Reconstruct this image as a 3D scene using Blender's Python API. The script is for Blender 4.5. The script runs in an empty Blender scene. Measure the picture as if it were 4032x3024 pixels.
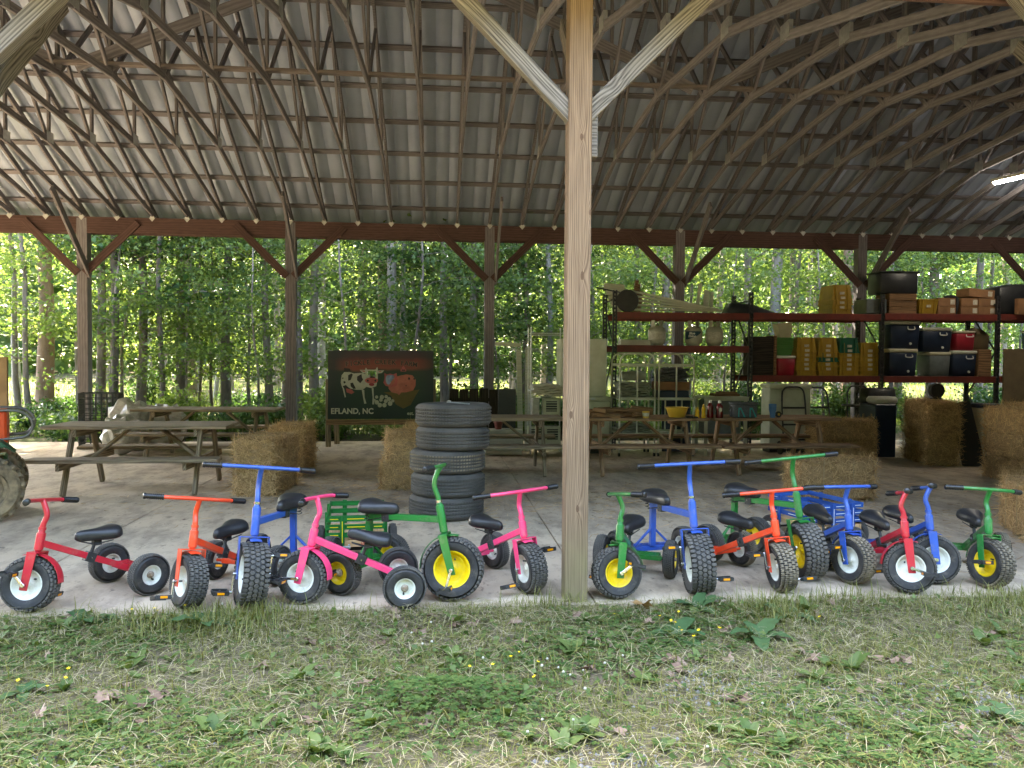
import bpy, bmesh, math, random
import numpy as np
from mathutils import Matrix, Vector, Quaternion
from math import sin, cos, pi, radians
random.seed(7); RNG = np.random.default_rng(7)
scene = bpy.context.scene
COL = scene.collection

# ---------------------------------------------------------------- camera, world, sun, exposure
yaw, pitch, roll = radians(5.3), radians(-1.77), radians(0.4)
Wv = Vector((sin(yaw)*cos(pitch), cos(yaw)*cos(pitch), sin(pitch)))
Rv0 = Vector((cos(yaw), -sin(yaw), 0)); Uv0 = Rv0.cross(Wv)
Rv = Rv0*cos(roll) + Uv0*sin(roll); Uv = Uv0*cos(roll) - Rv0*sin(roll)
cam_d = bpy.data.cameras.new('camera'); cam_d.sensor_width = 36; cam_d.lens = 36*3153/4032
cam_d.clip_start = 0.05; cam_d.clip_end = 2000
cam = bpy.data.objects.new('camera', cam_d); COL.objects.link(cam)
cam.matrix_world = Matrix(((Rv.x, Uv.x, -Wv.x, 0), (Rv.y, Uv.y, -Wv.y, 0), (Rv.z, Uv.z, -Wv.z, 1.55), (0, 0, 0, 1)))
scene.camera = cam

SUN_EL = radians(52); SUN_AZ = radians(-30)          # azimuth clockwise from +Y (behind the barn, to the left)
world = bpy.data.worlds.new('World'); scene.world = world; world.use_nodes = True
wn = world.node_tree.nodes; wl = world.node_tree.links; wn.clear()
sky = wn.new('ShaderNodeTexSky'); sky.sky_type = 'NISHITA'; sky.sun_disc = False
sky.sun_elevation = SUN_EL; sky.sun_rotation = SUN_AZ; sky.air_density = 1.0; sky.dust_density = 2.5
bg = wn.new('ShaderNodeBackground'); bg.inputs[1].default_value = 0.15
wo = wn.new('ShaderNodeOutputWorld'); wl.new(sky.outputs[0], bg.inputs[0]); wl.new(bg.outputs[0], wo.inputs[0])
sd = bpy.data.lights.new('sun', 'SUN'); sd.energy = 3.3; sd.angle = radians(0.5); sd.color = (1.0, 0.95, 0.86)
so = bpy.data.objects.new('sun', sd); COL.objects.link(so)
so.rotation_euler = Vector((cos(SUN_EL)*sin(SUN_AZ), cos(SUN_EL)*cos(SUN_AZ), sin(SUN_EL))).to_track_quat('Z', 'Y').to_euler()
so.location = (-10, 25, 40)
scene.view_settings.view_transform = 'Standard'; scene.view_settings.look = 'None'
scene.view_settings.exposure = 4.7; scene.view_settings.gamma = 1.0
scene.view_settings.use_white_balance = True; scene.view_settings.white_balance_temperature = 7700; scene.view_settings.white_balance_tint = 9
scene.cycles.use_denoising = True
scene.cycles.max_bounces = 7; scene.cycles.transparent_max_bounces = 8
scene.cycles.diffuse_bounces = 5; scene.cycles.glossy_bounces = 2; scene.cycles.transmission_bounces = 5
scene.cycles.sample_clamp_indirect = 6.0; scene.cycles.caustics_reflective = False; scene.cycles.caustics_refractive = False

# ---------------------------------------------------------------- materials
def new_mat(name):
    m = bpy.data.materials.new(name); m.use_nodes = True
    nt = m.node_tree; return m, nt.nodes, nt.links, nt.nodes['Principled BSDF']
def c4(c): return (c[0], c[1], c[2], 1)
def srgb(r, g, b):
    f = lambda v: (v/255/12.92 if v/255 <= .04045 else ((v/255+.055)/1.055)**2.4)
    return (f(r), f(g), f(b))
def pm(name, c1, c2=None, rough=.6, scale=6, metal=0, bump=0, bscale=None, spec=.5, lo=.35, hi=.65, stretch=(1,1,1), coat=0, rvar=0, jitter=0, detail=5, dirt=0):
    m, n, l, b = new_mat(name)
    b.inputs['Roughness'].default_value = rough; b.inputs['Metallic'].default_value = metal
    b.inputs['Specular IOR Level'].default_value = spec
    if coat: b.inputs['Coat Weight'].default_value = coat; b.inputs['Coat Roughness'].default_value = .12
    tc = n.new('ShaderNodeTexCoord'); mp = n.new('ShaderNodeMapping'); mp.inputs['Scale'].default_value = stretch
    oi = n.new('ShaderNodeObjectInfo'); off = n.new('ShaderNodeMath'); off.operation = 'MULTIPLY'; off.inputs[1].default_value = 37.0
    l.new(oi.outputs['Random'], off.inputs[0]); l.new(tc.outputs['Object'], mp.inputs[0]); l.new(off.outputs[0], mp.inputs['Location'])
    nz = n.new('ShaderNodeTexNoise'); nz.inputs['Scale'].default_value = scale; nz.inputs['Detail'].default_value = detail; nz.inputs['Roughness'].default_value = .65
    l.new(mp.outputs[0], nz.inputs['Vector'])
    col = None
    if c2 is not None:
        rp = n.new('ShaderNodeValToRGB'); rp.color_ramp.elements[0].position = lo; rp.color_ramp.elements[1].position = hi
        rp.color_ramp.elements[0].color = c4(c1); rp.color_ramp.elements[1].color = c4(c2)
        l.new(nz.outputs[0], rp.inputs[0]); col = rp.outputs[0]
    else: b.inputs['Base Color'].default_value = c4(c1)
    if dirt:
        n3 = n.new('ShaderNodeTexNoise'); n3.inputs['Scale'].default_value = 16; n3.inputs['Detail'].default_value = 9; n3.inputs['Roughness'].default_value = .72; l.new(mp.outputs[0], n3.inputs['Vector'])
        dr = n.new('ShaderNodeMapRange'); dr.inputs['From Min'].default_value = .52; dr.inputs['From Max'].default_value = .74; dr.inputs['To Max'].default_value = dirt; l.new(n3.outputs[0], dr.inputs[0])
        dm = n.new('ShaderNodeMixRGB'); dm.inputs['Color2'].default_value = (.26, .21, .155, 1); l.new(dr.outputs[0], dm.inputs['Fac'])
        if col: l.new(col, dm.inputs['Color1'])
        else: dm.inputs['Color1'].default_value = c4(c1)
        col = dm.outputs[0]
    if jitter:
        hs = n.new('ShaderNodeHueSaturation'); mr = n.new('ShaderNodeMapRange'); mr.inputs['To Min'].default_value = 1-jitter; mr.inputs['To Max'].default_value = 1+jitter
        l.new(oi.outputs['Random'], mr.inputs[0]); l.new(mr.outputs[0], hs.inputs['Value'])
        if col: l.new(col, hs.inputs['Color'])
        else: hs.inputs['Color'].default_value = c4(c1)
        col = hs.outputs[0]
    if col: l.new(col, b.inputs['Base Color'])
    if rvar:
        mr = n.new('ShaderNodeMapRange'); mr.inputs['To Min'].default_value = max(.03, rough-rvar); mr.inputs['To Max'].default_value = min(1, rough+rvar)
        l.new(nz.outputs[0], mr.inputs[0]); l.new(mr.outputs[0], b.inputs['Roughness'])
    if bump:
        n2 = n.new('ShaderNodeTexNoise'); n2.inputs['Scale'].default_value = bscale or scale*6; n2.inputs['Detail'].default_value = 4
        l.new(mp.outputs[0], n2.inputs['Vector'])
        bp = n.new('ShaderNodeBump'); bp.inputs['Strength'].default_value = bump; bp.inputs['Distance'].default_value = .01
        l.new(n2.outputs[0], bp.inputs['Height']); l.new(bp.outputs[0], b.inputs['Normal'])
    return m
def wood(name, dark, light, rough=.8, fx=1.0, fy=9.0, jitter=.12, bump=.35, knots=None, contrast=1.0, stain=None):
    """grain runs along local X"""
    m, n, l, b = new_mat(name); b.inputs['Roughness'].default_value = rough; b.inputs['Specular IOR Level'].default_value = .25
    tc = n.new('ShaderNodeTexCoord'); oi = n.new('ShaderNodeObjectInfo')
    off = n.new('ShaderNodeMath'); off.operation = 'MULTIPLY'; off.inputs[1].default_value = 29.0; l.new(oi.outputs['Random'], off.inputs[0])
    mp = n.new('ShaderNodeMapping'); mp.inputs['Scale'].default_value = (fx, fy, fy); l.new(tc.outputs['Object'], mp.inputs[0])
    if not knots: l.new(off.outputs[0], mp.inputs['Location'])
    def noise(vec, sc, det=3, dist=0):
        t = n.new('ShaderNodeTexNoise'); t.inputs['Scale'].default_value = sc; t.inputs['Detail'].default_value = det; t.inputs['Distortion'].default_value = dist
        l.new(vec, t.inputs['Vector']); return t.outputs[0]
    sep = n.new('ShaderNodeSeparateXYZ'); l.new(tc.outputs['Object'], sep.inputs[0])
    def math_(op, a, bb):
        t = n.new('ShaderNodeMath'); t.operation = op
        for i, v in enumerate((a, bb)):
            if v is None: continue
            if isinstance(v, (int, float)): t.inputs[i].default_value = v
            else: l.new(v, t.inputs[i])
        return t.outputs[0]
    warp = noise(mp.outputs[0], .9, 2)
    base = math_('ADD', math_('MULTIPLY', sep.outputs['Y'], fy*26), math_('MULTIPLY', sep.outputs['Z'], fy*26*.6))
    base = math_('ADD', base, math_('MULTIPLY', warp, 26.0*contrast))
    kn = None
    for (kx, ky, kr) in (knots or []):
        dx = math_('MULTIPLY', math_('SUBTRACT', sep.outputs['X'], kx), .42); dy = math_('SUBTRACT', sep.outputs['Y'], ky)
        d = math_('SQRT', math_('ADD', math_('MULTIPLY', dx, dx), math_('MULTIPLY', dy, dy)), None)
        sgn = math_('MULTIPLY', dy, 1.0)
        e = math_('POWER', 2.718, math_('MULTIPLY', math_('DIVIDE', d, kr*1.1), -1.0))
        base = math_('ADD', base, math_('MULTIPLY', e, 22.0))
        k = math_('LESS_THAN', math_('ADD', math_('MULTIPLY', d, 2.0), math_('MULTIPLY', noise(tc.outputs['Object'], 60), kr*.5)), kr*1.15)
        kn = k if kn is None else math_('MAXIMUM', kn, k)
    rings = math_('ADD', math_('MULTIPLY', math_('SINE', base, None), .5), .5)
    fine = noise(mp.outputs[0], 7.0, 5)
    val = math_('ADD', math_('MULTIPLY', rings, .45*contrast), math_('MULTIPLY', fine, .75))
    rp = n.new('ShaderNodeValToRGB'); rp.color_ramp.elements[0].position = .25; rp.color_ramp.elements[1].position = .8
    rp.color_ramp.elements[0].color = c4(dark); rp.color_ramp.elements[1].color = c4(light); l.new(val, rp.inputs[0]); col = rp.outputs[0]
    if stain:
        mx = n.new('ShaderNodeMixRGB'); mx.inputs['Color2'].default_value = c4(stain[0])
        g = n.new('ShaderNodeMapRange'); g.inputs['From Min'].default_value = stain[1]; g.inputs['From Max'].default_value = stain[2]; g.inputs['To Min'].default_value = 0; g.inputs['To Max'].default_value = .75
        st = math_('MULTIPLY', noise(tc.outputs['Object'], 5, 4), 1.5)
        l.new(sep.outputs['X'], g.inputs[0]); l.new(math_('MULTIPLY', g.outputs[0], st), mx.inputs['Fac']); l.new(col, mx.inputs['Color1']); col = mx.outputs[0]
    if kn is not None:
        mx = n.new('ShaderNodeMixRGB'); mx.inputs['Color2'].default_value = c4((.09, .05, .03)); l.new(math_('MULTIPLY', kn, .8), mx.inputs['Fac']); l.new(col, mx.inputs['Color1']); col = mx.outputs[0]
    hs = n.new('ShaderNodeHueSaturation'); mr = n.new('ShaderNodeMapRange'); mr.inputs['To Min'].default_value = 1-jitter; mr.inputs['To Max'].default_value = 1+jitter
    l.new(oi.outputs['Random'], mr.inputs[0]); l.new(mr.outputs[0], hs.inputs['Value']); l.new(col, hs.inputs['Color']); l.new(hs.outputs[0], b.inputs['Base Color'])
    bp = n.new('ShaderNodeBump'); bp.inputs['Strength'].default_value = bump; bp.inputs['Distance'].default_value = .004
    l.new(val, bp.inputs['Height']); l.new(bp.outputs[0], b.inputs['Normal'])
    return m
def leaf_mat(name, c1, c2, trans=.45, rough=.45, tc=None):
    m, n, l, b = new_mat(name); b.inputs['Roughness'].default_value = rough; b.inputs['Specular IOR Level'].default_value = .22
    oi = n.new('ShaderNodeObjectInfo'); geo = n.new('ShaderNodeNewGeometry')
    ad = n.new('ShaderNodeMath'); ad.operation = 'ADD'; l.new(oi.outputs['Random'], ad.inputs[0]); l.new(geo.outputs['Random Per Island'], ad.inputs[1])
    fr = n.new('ShaderNodeMath'); fr.operation = 'FRACT'; l.new(ad.outputs[0], fr.inputs[0])
    rp = n.new('ShaderNodeValToRGB'); rp.color_ramp.elements[0].color = c4(c1); rp.color_ramp.elements[1].color = c4(c2); l.new(fr.outputs[0], rp.inputs[0])
    l.new(rp.outputs[0], b.inputs['Base Color'])
    tr = n.new('ShaderNodeBsdfTranslucent'); mxc = n.new('ShaderNodeMixRGB'); mxc.blend_type = 'MULTIPLY'; mxc.inputs['Fac'].default_value = 1
    mxc.inputs['Color2'].default_value = c4(tc or (1.6, 1.5, .85)); l.new(rp.outputs[0], mxc.inputs['Color1']); l.new(mxc.outputs[0], tr.inputs[0])
    mx = n.new('ShaderNodeMixShader'); mx.inputs[0].default_value = trans
    l.new(b.outputs[0], mx.inputs[1]); l.new(tr.outputs[0], mx.inputs[2]); l.new(mx.outputs[0], n['Material Output'].inputs[0])
    return m

M = {}
for k, c in dict(red=(196, 36, 52), orange=(236, 72, 34), blue=(36, 84, 172), pink=(250, 70, 122), green=(14, 118, 48)).items():
    c = srgb(*c); M['paint_'+k] = pm('paint_'+k, tuple(v*.9 for v in c), c, rough=.36, scale=9, coat=.3, rvar=.16, bump=.04, bscale=90, dirt=.45)
M['blue_wood'] = wood('blue_stained_wood', srgb(22, 62, 128), srgb(40, 98, 180), rough=.6, contrast=.3, bump=.15)
M['green_wood'] = wood('green_stained_wood', srgb(8, 84, 34), srgb(18, 122, 52), rough=.55, contrast=.3, bump=.15)
M['pine'] = wood('bare_pine', srgb(190, 146, 100), srgb(222, 184, 138), rough=.6, contrast=.5)
M['rim_white'] = pm('white_rim', srgb(226, 226, 214), srgb(205, 203, 186), rough=.4, scale=14, lo=.45, hi=.8, dirt=.55)
M['rim_yellow'] = pm('yellow_rim', srgb(240, 204, 30), srgb(214, 176, 26), rough=.38, scale=14, lo=.45, hi=.8, dirt=.5)
M['rubber'] = pm('black_rubber', (.017, .017, .018), (.04, .037, .034), rough=.68, scale=9, rvar=.1, bump=.08, bscale=80, dirt=.3)
M['tread'] = pm('dusty_tread', (.055, .052, .048), (.15, .132, .11), rough=.85, scale=7, lo=.35, hi=.75, bump=.1, bscale=70)
M['mud_tread'] = pm('muddy_tread', (.045, .04, .034), (.27, .215, .145), rough=.9, scale=5, lo=.3, hi=.65, bump=.2, bscale=60)
M['old_tyre'] = pm('weathered_tyre', (.036, .035, .033), (.125, .112, .095), rough=.85, scale=3.5, lo=.3, hi=.75, bump=.15, bscale=60)
M['saddle'] = pm('black_vinyl', (.012, .012, .013), (.02, .02, .021), rough=.42, scale=20, rvar=.08, bump=.03, bscale=160)
M['black_metal'] = pm('black_metal', (.015, .015, .016), (.03, .029, .028), rough=.5, scale=12)
M['grip'] = pm('black_grip', (.012, .012, .013), None, rough=.32)
M['chrome'] = pm('chrome', (.68, .68, .68), (.5, .49, .47), rough=.22, metal=1, scale=18, rvar=.1)
M['rust'] = pm('rusty_steel', (.23, .15, .09), (.42, .36, .28), rough=.6, metal=.6, scale=40)
M['reflector'] = pm('amber_reflector', srgb(232, 146, 24), None, rough=.2)
M['dull_steel'] = pm('dull_steel', (.2, .2, .2), (.14, .14, .14), rough=.45, metal=.7, scale=20)
M['galv'] = pm('galvanised', (.6, .61, .6), (.45, .46, .46), rough=.42, metal=.7, scale=25)
M['hanger'] = pm('hanger_steel', (.62, .63, .62), (.5, .5, .49), rough=.5, metal=.3, scale=25)
M['roof_metal'] = pm('roof_metal', srgb(172, 184, 206), srgb(160, 172, 194), rough=.5, metal=.08, scale=1.2, rvar=.08)
M['barn_wood'] = wood('barn_timber', srgb(100, 97, 102), srgb(140, 135, 140), rough=.85, contrast=.6)
M['barn_red'] = wood('red_brown_beam', srgb(74, 55, 52), srgb(104, 81, 77), rough=.85, contrast=.5)
M['brace_light'] = wood('light_timber', srgb(108, 99, 97), srgb(142, 131, 127), rough=.8, contrast=.5)
M['post_front'] = wood('weathered_post', srgb(88, 71, 57), srgb(152, 129, 106), rough=.8, fx=.5, fy=20, bump=.5, jitter=.03, contrast=.6,
    knots=[(.23, .02, .026), (1.1, .008, .022), (.63, .066, .018), (-1.25, .004, .022), (-.65, -.045, .022)], stain=(srgb(128, 124, 84), -1.3, -1.9))
M['brace_grey'] = wood('silvered_brace', srgb(60, 57, 55), srgb(146, 141, 135), rough=.85, fx=.6, fy=18, bump=.6, contrast=.7, knots=[(.34, .01, .03), (-.5, -.02, .02)])
M['table_wood'] = wood('grey_table_wood', srgb(96, 84, 70), srgb(152, 136, 114), rough=.85)
M['table_warm'] = wood('brown_table_wood', srgb(104, 82, 64), srgb(160, 128, 100), rough=.85)
M['crate_wood'] = wood('crate_wood', srgb(92, 70, 52), srgb(146, 112, 82), rough=.85)
M['dark_wood'] = wood('dark_boards', srgb(30, 27, 25), srgb(62, 54, 47), rough=.85)
M['white_wood'] = wood('white_painted_wood', srgb(168, 172, 156), srgb(214, 214, 198), rough=.7, contrast=.25)
M['concrete'] = None
M['hay'] = pm('hay', srgb(122, 96, 64), srgb(184, 148, 104), rough=.9, scale=26, stretch=(1, 1, 3), bump=.6, bscale=60, lo=.3, hi=.7)
M['straw'] = leaf_mat('straw_stalk', srgb(150, 118, 76), srgb(230, 196, 146), trans=.15, rough=.6, tc=(1.1, 1.0, .8))
M['rack_black'] = pm('black_rack', (.016, .018, .022), (.03, .03, .033), rough=.5)
M['rack_red'] = pm('red_rack_beam', srgb(124, 52, 43), srgb(104, 46, 40), rough=.5, scale=7)
M['yellow_plastic'] = pm('yellow_crate', srgb(176, 142, 50), srgb(158, 124, 42), rough=.45, scale=4, jitter=.06)
M['green_plastic'] = pm('teal_crate', srgb(14, 98, 72), srgb(18, 84, 64), rough=.45, scale=4)
M['leaf_green_plastic'] = pm('green_tub', srgb(78, 132, 70), None, rough=.45)
M['label'] = pm('paper_label', srgb(212, 208, 196), srgb(176, 168, 150), rough=.7, scale=30)
M['navy'] = pm('navy_plastic', srgb(28, 44, 68), srgb(22, 36, 58), rough=.4, scale=5)
M['blue_cooler'] = pm('blue_cooler', srgb(36, 72, 128), None, rough=.4)
M['red_plastic'] = pm('red_cooler', srgb(168, 34, 54), srgb(150, 30, 48), rough=.4, scale=5)
M['cream_plastic'] = pm('cream_plastic', srgb(214, 208, 186), srgb(196, 188, 164), rough=.45, scale=6)
M['white_plastic'] = pm('white_plastic', srgb(208, 208, 198), srgb(186, 186, 172), rough=.45, scale=6)
M['grey_plastic'] = pm('grey_plastic', srgb(112, 122, 124), srgb(96, 104, 106), rough=.5, scale=6)
M['black_plastic'] = pm('black_plastic', (.014, .016, .02), (.022, .024, .028), rough=.45)
M['cardboard'] = pm('cardboard', srgb(150, 110, 78), srgb(128, 92, 64), rough=.85, scale=5, jitter=.06)
M['white_enamel'] = pm('white_enamel', srgb(206, 208, 192), srgb(180, 182, 160), rough=.35, scale=2.5)
M['tank_paint'] = pm('tank_paint', srgb(186, 184, 168), srgb(160, 156, 140), rough=.45, scale=7)
M['tank_blue'] = pm('blue_tank_label', srgb(28, 66, 84), None, rough=.4)
M['tarp'] = pm('folded_tarp', srgb(150, 156, 142), srgb(112, 116, 104), rough=.7, scale=6, bump=.3)
M['foam'] = pm('foam_sheet', srgb(206, 204, 192), srgb(172, 170, 156), rough=.6, scale=5)
M['film'] = pm('clear_film', srgb(196, 194, 188), srgb(150, 146, 138), rough=.3, scale=9, bump=.5, bscale=12)
M['ketchup'] = pm('ketchup', srgb(92, 12, 14), None, rough=.25)
M['mustard'] = pm('mustard', srgb(226, 176, 28), None, rough=.35)
M['cap_white'] = pm('white_cap', srgb(225, 225, 220), None, rough=.4)
M['basin'] = pm('yellow_basin', srgb(208, 168, 62), None, rough=.4)
M['tumbler'] = pm('blue_tumbler', srgb(58, 104, 150), None, rough=.35)
M['heather'] = pm('grey_heather', srgb(88, 90, 94), srgb(66, 68, 72), rough=.9, scale=60)
M['teal'] = pm('teal_trim', srgb(24, 140, 140), None, rough=.6)
M['tractor_orange'] = pm('tractor_orange', srgb(222, 76, 34), srgb(196, 66, 32), rough=.4, scale=6)
M['tractor_green'] = pm('tractor_green', srgb(34, 92, 62), srgb(44, 84, 62), rough=.5, scale=6)
M['tractor_tyre'] = pm('muddy_tractor_tyre', srgb(78, 68, 54), srgb(150, 130, 100), rough=.9, scale=8, bump=.3)
M['tan_panel'] = pm('tan_panel', srgb(128, 112, 86), srgb(108, 94, 72), rough=.8, scale=3)
M['sign_dark'] = None
M['soil'] = None
def emit(name, c, s):
    m, n, l, b = new_mat(name); b.inputs['Base Color'].default_value = (.9, .9, .9, 1); b.inputs['Emission Color'].default_value = c4(c); b.inputs['Emission Strength'].default_value = s; return m
M['tube_light'] = emit('lit_tube', (1, .97, .92), 9.0)

def concrete():
    m, n, l, b = new_mat('concrete'); b.inputs['Specular IOR Level'].default_value = .3
    tc = n.new('ShaderNodeTexCoord')
    def noise(sc, det, rgh=.6, st=(1, 1, 1)):
        mp = n.new('ShaderNodeMapping'); mp.inputs['Scale'].default_value = st; l.new(tc.outputs['Object'], mp.inputs[0])
        t = n.new('ShaderNodeTexNoise'); t.inputs['Scale'].default_value = sc; t.inputs['Detail'].default_value = det; t.inputs['Roughness'].default_value = rgh; l.new(mp.outputs[0], t.inputs['Vector']); return t.outputs[0]
    def mix(f, a, c, lo, hi, amt=1):
        mr = n.new('ShaderNodeMapRange'); mr.inputs['From Min'].default_value = lo; mr.inputs['From Max'].default_value = hi; mr.inputs['To Max'].default_value = amt; l.new(f, mr.inputs[0])
        mx = n.new('ShaderNodeMixRGB'); l.new(mr.outputs[0], mx.inputs['Fac'])
        if isinstance(a, tuple): mx.inputs['Color1'].default_value = c4(a)
        else: l.new(a, mx.inputs['Color1'])
        mx.inputs['Color2'].default_value = c4(c); return mx.outputs[0]
    c = mix(noise(.7, 4), (.55, .435, .305), (.45, .355, .255), .35, .65)
    c = mix(noise(3.2, 6, .7, (1, .45, 1)), c, (.22, .17, .125), .45, .64, .8)
    c = mix(noise(60, 3), c, (.46, .42, .37), .5, .8, .35)
    c = mix(noise(11, 6, .75, (1, .6, 1)), c, (.11, .085, .065), .57, .68, .85)
    l.new(c, b.inputs['Base Color']); b.inputs['Roughness'].default_value = .8
    bp = n.new('ShaderNodeBump'); bp.inputs['Strength'].default_value = .12; bp.inputs['Distance'].default_value = .006; l.new(noise(90, 4), bp.inputs['Height']); l.new(bp.outputs[0], b.inputs['Normal'])
    return m
M['concrete'] = concrete()
def soil(name, cols, scales=(1.2, 7, 40)):
    m, n, l, b = new_mat(name); b.inputs['Roughness'].default_value = .95; b.inputs['Specular IOR Level'].default_value = .15
    tc = n.new('ShaderNodeTexCoord'); prev = None
    for i, (c, sc) in enumerate(zip(cols[1:], scales)):
        t = n.new('ShaderNodeTexNoise'); t.inputs['Scale'].default_value = sc; t.inputs['Detail'].default_value = 6; t.inputs['Roughness'].default_value = .7; l.new(tc.outputs['Object'], t.inputs['Vector'])
        mr = n.new('ShaderNodeMapRange'); mr.inputs['From Min'].default_value = .42; mr.inputs['From Max'].default_value = .62; l.new(t.outputs[0], mr.inputs[0])
        mx = n.new('ShaderNodeMixRGB'); l.new(mr.outputs[0], mx.inputs['Fac']); mx.inputs['Color2'].default_value = c4(c)
        if prev is None: mx.inputs['Color1'].default_value = c4(cols[0])
        else: l.new(prev, mx.inputs['Color1'])
        prev = mx.outputs[0]
    l.new(prev, b.inputs['Base Color'])
    bp = n.new('ShaderNodeBump'); bp.inputs['Strength'].default_value = .6; bp.inputs['Distance'].default_value = .02; l.new(t.outputs[0], bp.inputs['Height']); l.new(bp.outputs[0], b.inputs['Normal'])
    return m
M['soil'] = soil('lawn_soil', [(.085, .066, .04), (.078, .085, .03), (.12, .095, .058), (.15, .122, .08)])
M['forest_floor'] = soil('forest_floor', [(.07, .055, .032), (.065, .095, .02), (.11, .085, .055), (.045, .04, .02)], (.22, 1.6, 14))
M['bark'] = pm('bark', (.10, .083, .068), (.22, .19, .16), rough=.95, scale=9, stretch=(1, 1, .25), bump=.8, bscale=26, jitter=.25)
M['bark_pale'] = pm('pale_bark', (.15, .138, .122), (.30, .28, .25), rough=.9, scale=7, stretch=(1, 1, .6), bump=.5, bscale=30, jitter=.15)
M['bark_pine'] = pm('pine_bark', (.15, .095, .066), (.30, .21, .155), rough=.95, scale=11, stretch=(1, 1, .3), bump=.9, bscale=24)
M['leaf_a'] = leaf_mat('maple_leaf', (.05, .095, .032), (.11, .17, .055), trans=.5)
M['leaf_b'] = leaf_mat('light_leaf', (.07, .125, .036), (.15, .21, .065), trans=.55)
M['leaf_c'] = leaf_mat('dark_leaf', (.024, .062, .022), (.05, .105, .03), trans=.4)
M['grass'] = leaf_mat('grass_blade', (.10, .125, .03), (.28, .26, .085), trans=.3, tc=(1.3, 1.2, .6))
M['dry_grass'] = leaf_mat('dry_grass', (.29, .24, .135), (.48, .41, .25), trans=.2, tc=(1.1, 1, .8))
M['clover'] = leaf_mat('clover_leaf', (.04, .095, .026), (.115, .165, .045), trans=.3, tc=(1.3, 1.2, .6))
M['broad'] = leaf_mat('broad_leaf', (.06, .105, .027), (.14, .185, .055), trans=.3, tc=(1.3, 1.25, .6))
M['dock'] = leaf_mat('dock_leaf', (.05, .11, .042), (.085, .145, .055), trans=.3, tc=(1.3, 1.25, .6))
M['dead_leaf'] = leaf_mat('dead_leaf', (.15, .09, .065), (.29, .195, .14), trans=.12, tc=(1.1, 1, .9))
M['stone'] = pm('gravel', (.15, .145, .135), (.27, .26, .25), rough=.85, scale=20, jitter=.25)
M['petal_y'] = pm('yellow_petal', srgb(245, 205, 10), None, rough=.5)
M['petal_w'] = pm('white_clover', srgb(176, 170, 152), None, rough=.8)

# ---------------------------------------------------------------- mesh helpers
class MB:
    def __init__(s): s.v = []; s.f = []
    def add(s, vs, fs):
        o = len(s.v); s.v += [tuple(v) for v in vs]; s.f += [tuple(i+o for i in f) for f in fs]; return s
    def box(s, c, d, mat=None):
        x, y, z = d[0]/2, d[1]/2, d[2]/2
        vs = [Vector((sx*x, sy*y, sz*z)) for sx in (-1, 1) for sy in (-1, 1) for sz in (-1, 1)]
        if mat is not None: vs = [mat @ v for v in vs]
        c = Vector(c)
        return s.add([v+c for v in vs], [(0, 1, 3, 2), (4, 6, 7, 5), (0, 4, 5, 1), (2, 3, 7, 6), (0, 2, 6, 4), (1, 5, 7, 3)])
    def bar(s, p0, p1, w, h, up=(0, 0, 1)):
        p0, p1 = Vector(p0), Vector(p1); R = basis(p1-p0, up); return s.box((p0+p1)/2, ((p1-p0).length, w, h), R)
    def tube(s, path, r, n=10, caps=True):
        P = [Vector(p) for p in path]; rs = r if isinstance(r, (list, tuple)) else [r]*len(P)
        o = len(s.v); prevx = None
        for i, p in enumerate(P):
            t = (P[min(i+1, len(P)-1)]-P[max(i-1, 0)]).normalized()
            if prevx is None: ax = t.orthogonal().normalized()
            else:
                ax = prevx - t*prevx.dot(t); ax = ax.normalized() if ax.length > 1e-6 else t.orthogonal().normalized()
            prevx = ax; ay = t.cross(ax)
            for k in range(n): a = 2*pi*k/n; s.v.append(tuple(p + (ax*cos(a)+ay*sin(a))*rs[i]))
        for i in range(len(P)-1):
            for k in range(n): a = o+i*n+k; b = o+i*n+(k+1) % n; s.f.append((a, b, b+n, a+n))
        if caps: s.f.append(tuple(o+k for k in reversed(range(n)))); e = o+(len(P)-1)*n; s.f.append(tuple(e+k for k in range(n)))
        return s
    def lathe(s, prof, n=32, axis='Z', closed=False):
        """prof: (radius, height) along axis"""
        o = len(s.v); m = len(prof)
        for k in range(n):
            a = 2*pi*k/n
            for (r, h) in prof:
                x, y = r*cos(a), r*sin(a)
                s.v.append((x, y, h) if axis == 'Z' else ((y, h, x) if axis == 'Y' else (h, x, y)))
        for k in range(n):
            a = o+k*m; b = o+((k+1) % n)*m
            for i in range(m if closed else m-1):
                j = (i+1) % m; s.f.append((a+i, b+i, b+j, a+j))
        return s
    def prism(s, poly, z0, z1):
        n = len(poly); return s.add([(x, y, z0) for x, y in poly]+[(x, y, z1) for x, y in poly], [tuple(reversed(range(n))), tuple(range(n, 2*n))]+[(i, (i+1) % n, n+(i+1) % n, n+i) for i in range(n)])
    def xform(s, m, start=0):
        s.v[start:] = [tuple(m @ Vector(v)) for v in s.v[start:]]; return s
    def mesh(s, name, smooth=False, bevel=0, angle=None):
        me = bpy.data.meshes.new(name); me.from_pydata(s.v, [], s.f)
        bm = bmesh.new(); bm.from_mesh(me); bmesh.ops.remove_doubles(bm, verts=bm.verts, dist=1e-5)
        if bevel: bmesh.ops.bevel(bm, geom=[e for e in bm.edges if len(e.link_faces) == 2 and e.calc_face_angle(0) > .5], offset=bevel, segments=1, affect='EDGES')
        bmesh.ops.recalc_face_normals(bm, faces=bm.faces); bm.to_mesh(me); bm.free()
        if smooth:
            me.polygons.foreach_set('use_smooth', [True]*len(me.polygons))
            me.set_sharp_from_angle(angle=radians(angle if angle else 40))
        return me
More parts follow.
